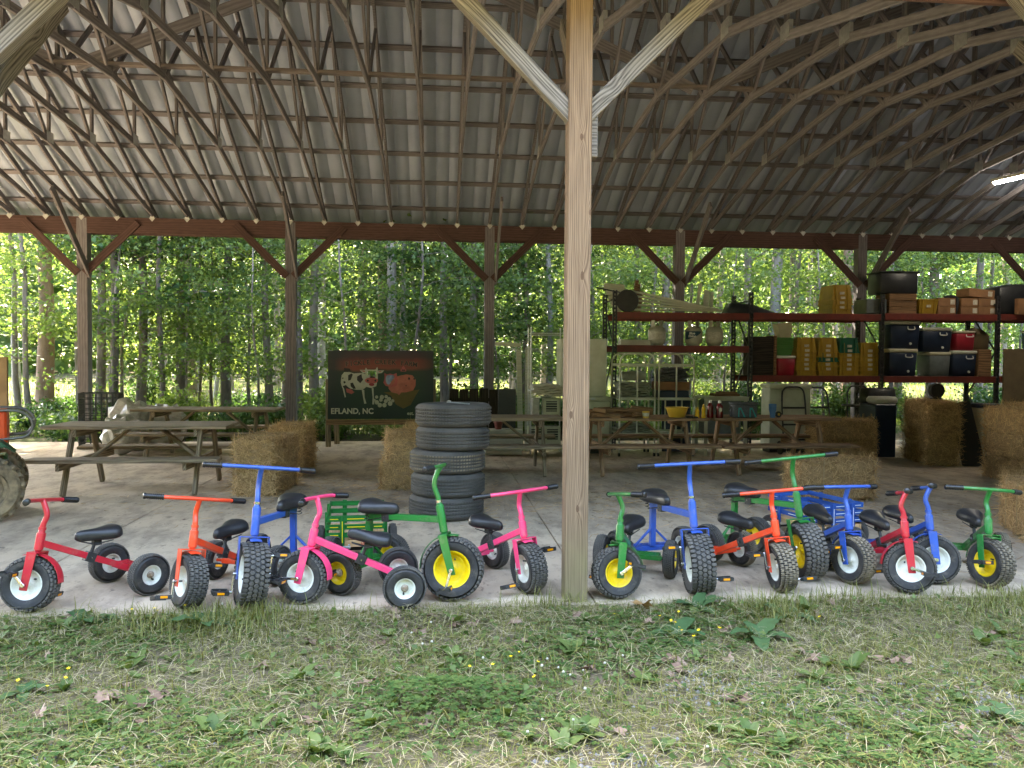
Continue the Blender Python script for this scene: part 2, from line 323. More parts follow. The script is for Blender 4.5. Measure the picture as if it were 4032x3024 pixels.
def basis(d, up=(0, 0, 1)):
    x = Vector(d).normalized(); u = Vector(up)
    y = u.cross(x)
    if y.length < 1e-5: y = Vector((0, 1, 0)).cross(x)
    if y.length < 1e-5: y = Vector((1, 0, 0)).cross(x)
    y.normalize(); z = x.cross(y); return Matrix((x, y, z)).transposed()
def mat4(R, t): m = R.to_4x4(); m.translation = Vector(t); return m
def T(x, y, z, rz=0, rx=0, ry=0): return Matrix.Translation((x, y, z)) @ Matrix.Rotation(rz, 4, 'Z') @ Matrix.Rotation(ry, 4, 'Y') @ Matrix.Rotation(rx, 4, 'X')
def put(name, me, mat, parent=None, mx=None):
    """link ONE object with mesh me; material is set on the object so meshes can be shared"""
    o = bpy.data.objects.new(name, me); COL.objects.link(o)
    if mat is not None:
        if len(me.materials) == 0: me.materials.append(None)
        o.material_slots[0].link = 'OBJECT'; o.material_slots[0].material = M[mat] if isinstance(mat, str) else mat
    if parent is not None: o.parent = parent
    if mx is not None: o.matrix_local = mx
    return o
def tag(o, label, cat, group=None):
    o['label'] = label; o['category'] = cat
    if group: o['group'] = group
    return o
def thing(name, label, cat, mx=None, group=None):
    o = bpy.data.objects.new(name, None); COL.objects.link(o); o.empty_display_size = .1
    if mx is not None: o.matrix_local = mx
    return tag(o, label, cat, group)
def kind(o, k): o['kind'] = k; return o
def clone(src, parent, mx=None):
    c = src.copy(); COL.objects.link(c); c.parent = parent
    if mx is not None: c.matrix_local = mx
    return c
def clone_tree(src, parent=None, mx=None):
    c = clone(src, parent, mx)
    for ch in list(src.children): clone_tree(ch, c)
    return c
_bc = {}
def board(name, p0, p1, w, h, mat, parent=None, up=(0, 0, 1), bevel=.004):
    p0, p1 = Vector(p0), Vector(p1); L = (p1-p0).length; key = (round(L, 3), round(w, 4), round(h, 4), bevel)
    if key not in _bc: _bc[key] = MB().box((0, 0, 0), (L, w, h)).mesh('board', bevel=bevel)
    return put(name, _bc[key], mat, parent, mat4(basis(p1-p0, up), (p0+p1)/2))
def rawmesh(name, V, Fq, smooth=False):
    """fast numpy mesh: V (n,3), Fq (m,k) equal-sized faces"""
    me = bpy.data.meshes.new(name); V = np.asarray(V, np.float32); Fq = np.asarray(Fq, np.int32); m, k = Fq.shape
    me.vertices.add(len(V)); me.vertices.foreach_set('co', V.ravel()); me.loops.add(m*k); me.loops.foreach_set('vertex_index', Fq.ravel())
    me.polygons.add(m); me.polygons.foreach_set('loop_start', np.arange(0, m*k, k, dtype=np.int32)); me.update(calc_edges=True); me.validate()
    if smooth: me.polygons.foreach_set('use_smooth', [True]*m)
    return me
def text_mesh(txt, size, extrude=.001, align='CENTER', shear=0, bold=0):
    cu = bpy.data.curves.new('lettering', 'FONT'); cu.body = txt; cu.size = size; cu.extrude = extrude; cu.align_x = align; cu.align_y = 'CENTER'; cu.shear = shear; cu.offset = bold; cu.resolution_u = 3
    o = bpy.data.objects.new('tmp', cu); COL.objects.link(o); bpy.context.view_layer.update()
    me = bpy.data.meshes.new_from_object(o.evaluated_get(bpy.context.evaluated_depsgraph_get())); bpy.data.objects.remove(o); bpy.data.curves.remove(cu); me.materials.clear(); return me
def flat_mesh(loops, ext=.001):
    """filled 2D outline(s) with holes, extruded by ext each way, in XY"""
    cu = bpy.data.curves.new('outline', 'CURVE'); cu.dimensions = '2D'; cu.fill_mode = 'BOTH'; cu.extrude = ext
    for lp in loops:
        sp = cu.splines.new('POLY'); sp.points.add(len(lp)-1); sp.use_cyclic_u = True
        for p, q in zip(sp.points, lp): p.co = (q[0], q[1], 0, 1)
    o = bpy.data.objects.new('tmp', cu); COL.objects.link(o); bpy.context.view_layer.update()
    me = bpy.data.meshes.new_from_object(o.evaluated_get(bpy.context.evaluated_depsgraph_get())); bpy.data.objects.remove(o); bpy.data.curves.remove(cu); me.materials.clear(); return me
def ell(cx, cy, rx, ry, n=18, a0=0): return [(cx+rx*cos(2*pi*i/n+a0), cy+ry*sin(2*pi*i/n+a0)) for i in range(n)]

# ================================================================ SETTING: ground, floor
SLAB_F, SLAB_B = 4.97, 15.12
def grid_mesh(name, x0, x1, y0, y1, nx, ny, zf):
    xs = np.linspace(x0, x1, nx); ys = np.linspace(y0, y1, ny); X, Y = np.meshgrid(xs, ys); Z = zf(X, Y)
    V = np.stack([X, Y, Z], -1).reshape(-1, 3); i = np.arange((ny-1)*(nx-1)); r = i//(nx-1); c = i % (nx-1); a = r*nx+c
    return rawmesh(name, V, np.stack([a, a+1, a+nx+1, a+nx], 1), smooth=True)
def lump(X, Y, s, k): return .5*np.sin(X*s+k)*np.cos(Y*s*1.13+k*2)+.3*np.sin(X*s*2.3+Y*s*1.7+k)
def lawn_z(X, Y): return -.045+.036*np.clip((Y-4.55)/.35, 0, 1)+.018*lump(X, Y, 2.1, 1.0)+.008*lump(X, Y, 7, 2.0)
def wood_z(X, Y): return -.10+.10*lump(X, Y, .35, .4)+np.clip((Y-18)/60, 0, 1)*.9+.04*lump(X, Y, 1.7, 3)-np.clip((17.0-Y)/2, 0, 1)*.05
g = put('lawn', grid_mesh('lawn', -40, 44, -45, SLAB_F+.4, 260, 200, lambda X, Y: np.minimum(lawn_z(X, Y), np.where(Y > SLAB_F+.12, -.16, 9))), 'soil'); kind(g, 'structure')
g = put('forest_floor', grid_mesh('forest_floor', -150, 150, SLAB_F+.35, 190, 240, 200, lambda X, Y: np.where((Y < SLAB_B+.5) & (X > -14) & (X < 16), -.16, wood_z(X, Y))), 'forest_floor'); kind(g, 'structure')
floor = put('concrete_floor', MB().box((1, (SLAB_F+SLAB_B)/2, -.095), (24.0, SLAB_B-SLAB_F-.02, .13)).mesh('floor_base'), 'concrete'); kind(floor, 'structure')
XE = [-11.0, -6.55, -2.85, 1.01, 4.72, 8.42, 13.0]; YE = [SLAB_F, 8.82, 12.2, SLAB_B]
for i in range(6):
    for j in range(3):
        gp = .005; x0, x1, y0, y1 = XE[i]+gp, XE[i+1]-gp, YE[j]+gp, YE[j+1]-gp
        put('slab_panel', MB().box(((x0+x1)/2, (y0+y1)/2, -.014), (x1-x0, y1-y0, .028)).mesh('slab_panel', bevel=.004), 'concrete', floor)

# ================================================================ THE POLE BARN
barn = thing('pole_barn', 'open timber pole barn with metal roof and trusses sheltering the tricycles', 'barn', T(0, 0, 0))
YB, YF = 15.15, 5.092
PX = [-10.02, -6.36, -2.70, .96, 4.62, 8.28, 11.94]; PW = .184
RIDGE_Y = (YB+YF)/2; EAVE_Z = 4.07; PITCH = .5
XFS = [-10.2, -6.5, -2.93, .887, 4.78, 8.4, 12.0]
for X, XF in zip(PX, XFS):
    board('post', (X, YB, -.1), (X, YB, 4.03), PW, PW, 'barn_wood', barn, up=(1, 0, 0))
    for s in (-1, 1):
        board('brace', (X+s*.06, YB-.115, 3.04), (X+s*.98, YB-.115, 3.96), .042, .135, 'barn_red', barn, up=(0, 0, 1))
    board('knee_brace', (X+.115, YB-.02, 3.0), (X+.115, YB-1.45, 4.28), .042, .135, 'barn_wood', barn)
    if X != .96:
        board('post', (XF, YF, -.1), (XF, YF, 4.1), .148, .148, 'post_front', barn, up=(0, 1, 0))
    for s in (-1, 1):
        board('brace', (XF+s*.03, YF-.0, 3.085), (XF+s*1.12, YF-.0, 4.185), .085, .10, 'brace_grey', barn)
    board('knee_brace', (XF+.098, YF+.02, 2.92), (XF+.098, YF+1.35, 4.22), .045, .12, 'brace_grey', barn)
# the front post in view, centred so that its grain and knots sit where the photograph has them
mesh_post = MB().box((0, 0, 0), (4.3, .148, .148)).mesh('front_post', bevel=.006)
fp = put('post', mesh_post, 'post_front', barn, Matrix(((0, 1, 0, .887), (0, 0, 1, YF), (1, 0, 0, 1.85), (0, 0, 0, 1))))
put('brace_foot', MB().box((0, 0, 0), (.045, .11, .30)).mesh('brace_foot', bevel=.004), 'brace_grey', barn, T(.985, YF+.03, 2.99))
for y, z0 in ((YB-.068, 3.76), (YB+.118, 3.76), (YF-.12, 3.98), (YF+.12, 3.98)):
    if y < 6: board('header_beam', (-10.3, y, z0+.14), (12.3, y, z0+.14), .045, .26, 'barn_red', barn)
    else:
        for a, b in zip([-10.3]+PX[1:-1:2], PX[1:-1:2]+[12.3]): board('header_beam', (a+.003, y, z0+.146), (b-.003, y, z0+.146), .045, .288, 'barn_red', barn)
# trusses, 0.61 m apart: scissor shape with steep top chord and two-slope bottom chord
def tr_pt(s, z): return Vector((0, s, z))
half = (YB-YF)/2; ov = .55
def top_z(d): return EAVE_Z+.10+PITCH*d        # centre line of the top chord, d = distance in from the eave wall
def mk_truss(parent, X):
    ch = MB()
    for sg in (1, -1):
        e = RIDGE_Y+sg*half
        ch.bar((0, e+sg*ov, top_z(-ov)), (0, RIDGE_Y+sg*.005, top_z(half)), .038, .095)
    t = put('truss', ch.mesh('top_chords', bevel=.003), 'barn_wood', parent, T(X, 0, 0))
    for sg in (1, -1):
        e = RIDGE_Y+sg*half
        k = (0, e-sg*2.6, 4.74); c = (0, RIDGE_Y+sg*.004, 4.94)
        board('bottom_chord', (0.001, e-sg*.02, 4.10), (0.001, k[1]+sg*.02, k[2]), .038, .092, 'barn_wood', t)
        board('bottom_chord', (0.001, k[1]-sg*.01, k[2]+.003), (0.001, c[1], c[2]), .038, .092, 'barn_wood', t)
        board('web', (.0, k[1], k[2]), (.0, k[1], top_z(2.6)-.02), .034, .068, 'barn_wood', t, up=(0, 1, 0))
        board('web', (.002, k[1]-sg*.03, k[2]), (.002, e-sg*3.75, top_z(3.75)-.02), .034, .068, 'barn_wood', t)
        board('web', (-.002, c[1]+sg*.03, c[2]), (-.002, e-sg*3.85, top_z(3.85)-.02), .034, .068, 'barn_wood', t)
        put('gusset', GUS, 'galv', t, T(0, k[1], k[2]+.05))
    board('web', (0, RIDGE_Y, 4.9), (0, RIDGE_Y, top_z(half)-.05), .034, .068, 'barn_wood', t, up=(0, 1, 0))
    # hanger: folded steel V on the beam face
    put('hanger', HANG, 'hanger', t, T(0, YB-.092, 4.045))
    return t
GUS = MB().box((0, 0, 0), (.042, .2, .16)).mesh('gusset')
HANG = MB().prism([(-.085, .04), (-.045, .0), (-.025, .05), (.025, .05), (.045, 0), (.085, .04), (.0, -.06)], -.004, .004).xform(Matrix.Rotation(radians(90), 4, 'X')).mesh('hanger')
t0 = mk_truss(barn, PX[0])
n_tr = int(round((PX[-1]-PX[0])/.61))
for i in range(1, n_tr+1): clone_tree(t0, barn, T(PX[0]+i*.61, 0, 0))
# purlins and roof sheets on both slopes
for sg in (1, -1):
    e = RIDGE_Y+sg*half; nrm = Vector((0, sg*PITCH, 1)).normalized()
    for i in range(9):
        d = -.5+i*.666
        if d > half-.08: d = half-.08
        p = Vector((0, e-sg*d, top_z(d)))+nrm*(.06+.021)
        board('purlin', (-10.6, p.y, p.z), (12.5, p.y, p.z), .088, .038, 'barn_wood', barn, up=tuple(nrm))
    # ribbed sheet: profile across X, run along the slope
    L = (half+ov+.06)*math.sqrt(1+PITCH**2); w = .914
    prof = []; x = 0
    while x < w-.001:
        prof += [(x, 0), (x+.007, .012), (x+.021, .012), (x+.028, 0)]; 
        x += .2285
    prof = [p for p in prof if p[0] <= w-.005]+[(w, 0), (w+.007, .012), (w+.021, .012), (w+.027, .002)]
    V = []; F = []
    for i, (px, pz) in enumerate(prof): V += [(px, 0, pz), (px, L, pz)]
    for i in range(len(prof)-1): F.append((2*i, 2*i+2, 2*i+3, 2*i+1))
    me = rawmesh('roof_sheet', V, F)
    start = Vector((0, e+sg*ov, top_z(-ov)))+nrm*(.06+.0425)
    up = Vector((0, -sg, PITCH)).normalized()
    R = Matrix((Vector((1, 0, 0)), up, nrm)).transposed() if sg > 0 else Matrix((Vector((1, 0, 0)), up, nrm)).transposed()
    for i in range(26): put('roof_sheet', me, 'roof_metal', barn, mat4(R, start+Vector((-10.8+i*w, 0, .0006*(i % 2)))))
board('ridge_cap', (-10.8, RIDGE_Y, top_z(half)+.19), (12.9, RIDGE_Y, top_z(half)+.19), .3, .012, 'galv', barn)
# long runner on the bottom chords and sway braces in the ridge plane
for y in (RIDGE_Y-.1,): board('runner', (-10.4, y, 5.02), (12.3, y, 5.02), .088, .04, 'brace_light', barn)
for k, xc in enumerate((-4.36, 3.3, 10.6)):
    for s in (-1, 1):
        board('sway_brace', (xc+s*.08, RIDGE_Y-.07-.045*k*0, 5.0), (xc+s*3.0, RIDGE_Y-.07, 6.25), .04, .14, 'barn_wood', barn)
# gable ends above the trusses, closing the roof at both ends (outside the picture)
for X in (-10.45, 12.4):
    put('gable_panel', MB().add([(X, YF-.5, top_z(-.5)), (X, YB+.5, top_z(-.5)), (X, RIDGE_Y, top_z(half)+.1), (X+.02, YF-.5, top_z(-.5)), (X+.02, YB+.5, top_z(-.5)), (X+.02, RIDGE_Y, top_z(half)+.1)], [(0, 1, 2), (5, 4, 3), (0, 3, 4, 1), (1, 4, 5, 2), (2, 5, 3, 0)]).mesh('gable'), 'roof_metal', barn)
# unseen board wall past the racks, added to darken the barn interior
for i in range(34):
    y = YF+.15+i*.295
    board('end_shade_board', (12.1, y, -.02), (12.1, y, 4.35), .022, .287, 'barn_wood', barn, up=(0, 1, 0))
# unseen front boarding outside the view, added to keep the storage corner dark
for i in range(23):
    x = 5.05+i*.30
    board('front_shade_board', (x, YF+.03, -.03), (x, YF+.03, 3.96), .292, .022, 'barn_wood', barn, up=(0, 1, 0))
# fluorescent fixture, lit, hung under the trusses
fx = thing('strip_light', 'lit white fluorescent strip light hung under the barn trusses', 'light', T(9.27, 12.75, 4.55, radians(-166)))
put('housing', MB().box((0, .65, .05), (.11, 1.3, .05)).mesh('housing', bevel=.006), 'white_plastic', fx)
put('tube', MB().tube([(0, .03, 0), (0, 1.27, 0)], .019, 12).mesh('tube', smooth=True), 'tube_light', fx)
for q in (.02, 1.28): put('tube_holder', MB().box((0, q, .01), (.05, .02, .05)).mesh('holder'), 'white_plastic', fx)
for q in (.2, 1.1): put('hanging_chain', MB().tube([(0, q, .075), (0, q, .30)], .003, 5).mesh('chain'), 'galv', fx)

# ================================================================ TRICYCLES
KS = dict(Rf=.168, Wf=.124, rimf=.092, Rr=.135, Wr=.085, rimr=.064, L=.613, T=.50, rake=.195, zA=.413, oF=.008, dB=.252, oB=-.03, w=.312, sw=.058, xs=.206, zs=.392)
KL = dict(Rf=.202, Wf=.150, rimf=.118, Rr=.148, Wr=.095, rimr=.075, L=.69, T=.544, rake=.205, zA=.517, oF=.019, dB=.334, oB=-.054, w=.334, sw=.047, xs=.114, zs=.53)
def ring_blocks(mb, R, d, rows, n, shape, stag=True, W=None, taper=0):
    """tread blocks standing d proud of radius R-d; rows: list of y centres"""
    for ri, y in enumerate(rows):
        drop = taper*(abs(y)/(W/2))**2 if W else 0
        for k in range(n):
            a = 2*pi*(k+(.5 if stag and ri % 2 else 0))/n; r0 = R-d-drop-.002; r1 = R-drop
            pts = [(y+py, px) for px, py in shape]; m = len(pts)
            vs = []
            for r, sc in ((r0, 1.06), (r1, .92)):
                for (yy, t) in pts:
                    yv = y+(yy-y)*sc; an = a+t*sc/R; vs.append((r*sin(an), yv, r*cos(an)))
            mb.add(vs, [tuple(range(m, 2*m))]+[(i, (i+1) % m, m+(i+1) % m, m+i) for i in range(m)])
    return mb
def mk_wheel(R, W, rim, style):
    d = .008; hw = W/2
    ty = [(rim*.97, hw*.72), (rim*1.04, hw*.86), (rim+(R-rim)*.35, hw*.99), (rim+(R-rim)*.62, hw), (R-d-.030, hw*.93), (R-d-.016, hw*.76), (R-d-.005, hw*.42), (R-d-.001, 0)]
    prof = ty+[(r, -y) for r, y in reversed(ty[:-1])]
    tyre = MB().lathe(prof, 56, 'Y').mesh('tyre', smooth=True, angle=60)
    mb = MB()
    if style == 'turf':
        n = 34; c = 2*pi*R/n; w = W/5.4
        sh = [(-c*.36, -w*.46), (-c*.12, -w*.46), (-c*.12, -w*.2), (c*.14, -w*.2), (c*.14, -w*.46), (c*.36, -w*.46), (c*.36, w*.46), (-c*.36, w*.46)]
        ring_blocks(mb, R, d, [w*1.04*i for i in (-2, -1, 0, 1, 2)], n, sh, True, W, .022)
    elif style == 'hex':
        n = 38; c = 2*pi*R/n; h = c*.43
        sh = [(h*cos(q), h*sin(q)) for q in [pi/6+pi/3*i for i in range(6)]]
        ring_blocks(mb, R, d, [c*.88*i for i in range(-2, 3)], n, sh, True, W, .016)
        sh2 = [(-c*.3, -.014), (c*.3, -.014), (c*.3, .014), (-c*.3, .014)]
        ring_blocks(mb, R-.012, d, [-hw*.86, hw*.86], n, sh2, False)
    else:
        n = 58; c = 2*pi*R/n; w = W/6.2
        sh = [(-c*.36, -w*.42), (c*.36, -w*.36), (c*.36, w*.36), (-c*.36, w*.42)]
        ring_blocks(mb, R, d*.7, [w*i for i in (-2, -1, 0, 1, 2)], n, sh, True, W, .012)
    tread = mb.mesh('tread')
    rp = [(0, hw*.55), (rim*.16, hw*.55), (rim*.17, hw*.36), (rim*.30, hw*.25), (rim*.55, hw*.16), (rim*.62, hw*.22), (rim*.70, hw*.20), (rim*.80, hw*.34), (rim*.90, hw*.72), (rim*.97, hw*.80), (rim*1.05, hw*.78), (rim*1.03, hw*.5)]
    rimm = MB().lathe(rp+[(r, -y) for r, y in reversed(rp)], 40, 'Y').mesh('rim', smooth=True, angle=50)
    hub = MB().lathe([(0, hw*1.02), (rim*.13, hw*1.02), (rim*.2, hw*.9), (rim*.24, hw*.62), (rim*.36, hw*.5), (rim*.36, hw*.3)], 20, 'Y').mesh('hub', smooth=True)
    valve = MB().tube([(rim*.5, hw*.2, 0), (rim*.56, hw*.62, 0)], .0055, 8).mesh('valve')
    return tyre, tread, rimm, hub, valve
WHEELS = dict(s_f=mk_wheel(KS['Rf'], KS['Wf'], KS['rimf'], 'turf'), l_f=mk_wheel(KL['Rf'], KL['Wf'], KL['rimf'], 'hex'),
              s_r=mk_wheel(KS['Rr'], KS['Wr'], KS['rimr'], 'rib'), l_r=mk_wheel(KL['Rr'], KL['Wr'], KL['rimr'], 'rib'))
def wheel(name, key, rimmat, parent, mx, tread='tread', hub=True, valve=True):
    ty, td, rm, hb, vl = WHEELS[key]
    o = put(name, rm, rimmat, parent, mx); put('tyre', ty, 'rubber', o); put('tread', td, tread, o)
    if hub: put('hub', hb, 'rust', o)
    if valve:
        for s in (0, 1): put('valve', vl, 'rubber', o, Matrix.Rotation(pi*s, 4, 'X'))
    return o
def saddle_mesh(L, W, H):
    sec = [(.5, .02, .25, .1), (.485, .16, .55, -.1), (.44, .23, .75, -.3), (.36, .27, .86, -.38), (.24, .33, .86, -.42), (.10, .47, .84, -.46), (-.04, .66, .84, -.52), (-.17, .86, .9, -.58), (-.29, .98, .97, -.58), (-.39, .96, 1.0, -.5), (-.46, .78, .9, -.35), (-.495, .45, .65, -.1), (-.50, .1, .4, .1)]
    V = []; F = []; n = 16
    for (x, w, zt, zb) in sec:
        for k in range(n):
            a = 2*pi*k/n; c, s_ = cos(a), sin(a)
            yy = w*W/2*math.copysign(abs(c)**.75, c); z = (zt*H*.5 if s_ > 0 else -zb*H*.5*1.0)*abs(s_)**.8*(1 if s_ > 0 else -1)
            V.append((x*L, yy, z))
    for i in range(len(sec)-1):
        for k in range(n): a = i*n+k; b = i*n+(k+1) % n; F.append((a, b, b+n, a+n))
    F += [tuple(range(n)), tuple(reversed(range((len(sec)-1)*n, len(sec)*n)))]
    return MB().add(V, F).mesh('saddle', smooth=True, angle=80)
SADDLE = dict(s=saddle_mesh(.285, .185, .115), l=saddle_mesh(.29, .225, .125))
def bez(p, n=12):
    P = [Vector(q) for q in p]; out = []
    for i in range(len(P)-1):
        p0, p1, p2, p3 = P[max(i-1, 0)], P[i], P[i+1], P[min(i+2, len(P)-1)]
        for k in range(n):
            t = k/n; out.append(.5*((2*p1)+(p2-p0)*t+(2*p0-5*p1+4*p2-p3)*t*t+(3*p1-p0-3*p2+p3)*t**3))
    return out+[P[-1]]
def steer_meshes(K, big):
    R, W = K['Rf'], K['Wf']; tA = (K['zA']-(R-sin(K['rake'])*K['oF']))/cos(K['rake']); oF = K['oF']
    cr = R+.020; fy = W/2+.014; d = {}
    fk = MB(); lw = .046
    for s in (-1, 1):
        fk.add([(oF-lw*.5, s*fy-.003, -.032), (oF+lw*.5, s*fy-.003, -.032), (.028, s*fy-.003, cr), (-.028, s*fy-.003, cr), (oF-lw*.5, s*fy+.003, -.032), (oF+lw*.5, s*fy+.003, -.032), (.028, s*fy+.003, cr), (-.028, s*fy+.003, cr)],
               [(0, 1, 2, 3), (7, 6, 5, 4), (0, 4, 5, 1), (1, 5, 6, 2), (2, 6, 7, 3), (3, 7, 4, 0)])
    fk.box((0, 0, cr+.0032), (.058, 2*fy+.0055, .0065))
    d['fork'] = fk.mesh('fork', bevel=.0015)
    h0, h1 = cr+.012, tA+(.056 if not big else .085)
    d['head'] = MB().lathe([(0, h0-.004), (.018, h0-.004), (.020, h0+.004), (.026, h0+.006), (.0265, h1-.008), (.025, h1), (.019, h1+.001), (.0185, h1+.016), (.017, h1+.018), (.017, h1+.05), (0, h1+.05)], 24).mesh('head_tube', smooth=True, angle=35)
    d['collar'] = MB().lathe([(.018, h1+.018), (.0225, h1+.018), (.0225, h1+.034), (.018, h1+.034)], 24).mesh('collar', smooth=True)
    bx, bz = -K['oB'], tA+K['dB']
    d['stem'] = MB().tube(bez([(0, 0, h1+.01), (0, 0, h1+.05), (-.012, 0, h1+(bz-h1)*.55), (bx*.4, 0, h1+(bz-h1)*.85), (bx, 0, bz)], 6), .0165, 14).mesh('stem', smooth=True)
    w, sw = K['w'], K['sw']; c = .62*w
    path = bez([(bx-sw, -w, bz), (bx-sw*.55, -w*.80, bz), (bx-.004, -c*.78, bz), (bx, 0, bz), (bx-.004, c*.78, bz), (bx-sw*.55, w*.80, bz), (bx-sw, w, bz)], 6)
    d['bar'] = MB().tube(path, .0125, 14).mesh('handlebar', smooth=True)
    gl = .115; e = Vector((bx-sw, w, bz)); dr = (e-Vector((bx-sw*.55, w*.80, bz))).normalized(); g0 = e-dr*(gl-.012)
    pr = [(.0, -.001), (.0175, 0), (.0185, .004)]
    for i in range(9): q = .008+i*.0105; pr += [(.0185, q), (.0152, q+.004), (.0152, q+.0065), (.0185, q+.0095)]
    pr += [(.019, gl-.008), (.0185, gl), (.012, gl+.004), (0, gl+.004)]
    mb = MB().lathe(pr, 18); mb.xform(mat4(basis(dr), g0) @ Matrix.Rotation(radians(90), 4, 'Y')); d['gripL'] = mb.mesh('grip', smooth=True, angle=50)
    mb2 = MB(); mb2.v = [(x, -y, z) for x, y, z in mb.v]; mb2.f = list(mb.f); d['gripR'] = mb2.mesh('grip', smooth=True, angle=50)
    # mudguard arc: short lip ahead, long sweep behind
    rg = R+.012; V = []; F = []; n = 16; yw = .036
    for i in range(n+1):
        a = radians(-20+i*(102/n)); rr = rg+.004*sin(i/n*pi)
        for y, dz in ((-yw, -.004), (0, 0), (yw, -.004)):
            for t in (0, .0025): V.append((oF-(rr+dz+t)*sin(a), y, (rr+dz+t)*cos(a)))
    for i in range(n):
        b, c_ = i*6, (i+1)*6
        F += [(b, b+2, c_+2, c_), (b+2, b+4, c_+4, c_+2), (b+1, c_+1, c_+3, b+3), (b+3, c_+3, c_+5, b+5), (b, c_, c_+1, b+1), (b+4, b+5, c_+5, c_+4)]
    F += [(0, 1, 3, 2), (2, 3, 5, 4), (n*6, n*6+2, n*6+3, n*6+1), (n*6+2, n*6+4, n*6+5, n*6+3)]
    d['fender'] = MB().add(V, F).mesh('fender', smooth=True, angle=30)
    # crank and pedal on the rider's right (y<0), arm along +X
    cy = fy+.012; al = .095 if not big else .112
    for s, nm in ((-1, 'R'), (1, 'L')):
        ck = MB().tube([(0, s*(fy-.01), 0), (0, s*(cy+.012), 0)], .0125, 14)
        ck.bar((-.012, s*(cy+.004), 0), (al+.008, s*(cy+.012), 0), .010, .017)
        ck.tube([(al, s*(cy+.004), 0), (al, s*(cy+.028), 0)], .010, 10)
        d['crank'+nm] = ck.mesh('crank', bevel=.002)
        pd = MB(); py = s*(cy+.075); pw = .092; pl = .076
        pd.tube([(al, s*(cy+.02), 0), (al, py+s*pw*.5, 0)], .009, 8)
        for xx in (-.5, .5):
            pd.box((al+xx*pl, py, 0), (.010, pw, .026))
            for q in range(7): pd.box((al+xx*pl*1.10, py-pw*.45+q*pw*.15, 0), (.008, .006, .020))
        for yy in (-.5, 0, .5): pd.box((al, py+yy*pw, 0), (pl, .009, .016))
        d['pedal'+nm] = pd.mesh('pedal')
        for xx in (-.5, .5): d['refl%s%d' % (nm, xx*2)] = MB().box((al+xx*pl*1.16, py, 0), (.006, .042, .014)).mesh('reflector')
    return d, tA
SM_S = steer_meshes(KS, False); SM_L = steer_meshes(KL, True)
def body_meshes(K, big):
    d = {}; r = K['Rr']; rake = K['rake']
    # where the head tube sits in the body frame
    fx0 = Vector((K['L'], 0, K['Rf'])); f0 = Vector((cos(rake), 0, sin(rake))); a = Vector((-sin(rake), 0, cos(rake)))
    ax0 = fx0-f0*K['oF']; tA = (K['zA']-ax0.z)/a.z; A = ax0+a*tA
    hp = A+a*(-.008)
    if not big:
        rear = Vector((.012, 0, r+.012))
        d['main'] = MB().bar(hp-Vector((.012, 0, 0)), rear, .040, .040).mesh('main_tube', bevel=.003)
        seatline = lambda x: rear+(hp-rear)*((x-rear.x)/(hp.x-rear.x))
    else:
        j = Vector((.015, 0, hp.z-.035))
        mb = MB().bar(hp-Vector((.012, 0, 0)), j-Vector((.02, 0, 0)), .040, .040)
        d['main'] = mb.mesh('main_tube', bevel=.003)
        d['upright'] = MB().bar(j+Vector((0, 0, -.0205)), (0.012, 0, r+.02), .040, .040, up=(1, 0, 0)).mesh('upright', bevel=.003)
        for s in (-1, 1): d['brace%d' % s] = MB().bar((.012, s*.012, r+.15), (.012, s*.145, r+.024), .014, .020, up=(1, 0, 0)).mesh('axle_brace', bevel=.002)
        seatline = lambda x: j+(hp-j)*((x-j.x)/(hp.x-j.x))
    hw = K['T']/2-K['Wr']/2-.012
    ax = MB().tube([(0, -K['T']/2-.03, r), (0, K['T']/2+.03, r)], .011, 12).box((0, 0, r), (.034, 2*hw-.02, .034))
    d['axle'] = ax.mesh('axle', bevel=.002)
    st = MB().box((-.045, 0, r+.018), (.075, 2*hw-.06, .005)).box((-.082, 0, r+.009), (.004, 2*hw-.06, .02))
    for i in range(15):
        for jj in range(2):
            y = -hw+.05+i*(2*hw-.1)/14
            st.box((-.062+jj*.032, y, r+.0225), (.022, .004, .003), Matrix.Rotation(radians(40 if (i+jj) % 2 else -40), 3, 'Z'))
    d['step'] = st.mesh('step_plate')
    # seat post and clamp
    sx, sz = K['xs'], K['zs']; base = seatline(sx+.05)
    d['clamp'] = MB().box((0, 0, 0), (.062, .05, .062), basis(hp-seatline(0.05))).xform(Matrix.Translation(base)).mesh('seat_clamp', bevel=.003)
    d['bolt'] = MB().tube([base+Vector((0, -.033, 0)), base+Vector((0, .033, 0))], .006, 8).mesh('bolt')
    d['spost'] = MB().tube([base+Vector((0, 0, -.0)), Vector((sx+.012, 0, sz-.03))], .011, 12).mesh('seat_post', smooth=True)
    sp = MB().box((sx+.005, 0, sz-.045), (.05, .035, .03))
    for s in (-1, 1):
        if big:
            h = [(sx-.08+.016*cos(q*.9), s*.055+.016*sin(q*.9), sz-.075+q*.0031) for q in range(20)]
            sp.tube(h, .003, 5)
        sp.tube([(sx+.11, s*.012, sz-.02), (sx+.02, s*.018, sz-.052), (sx-.08, s*.05, sz-(.078 if big else .035))], .0035, 6)
    d['under'] = sp.mesh('saddle_rail')
    return d, (ax0, f0, a)
BM_S = body_meshes(KS, False); BM_L = body_meshes(KL, True)
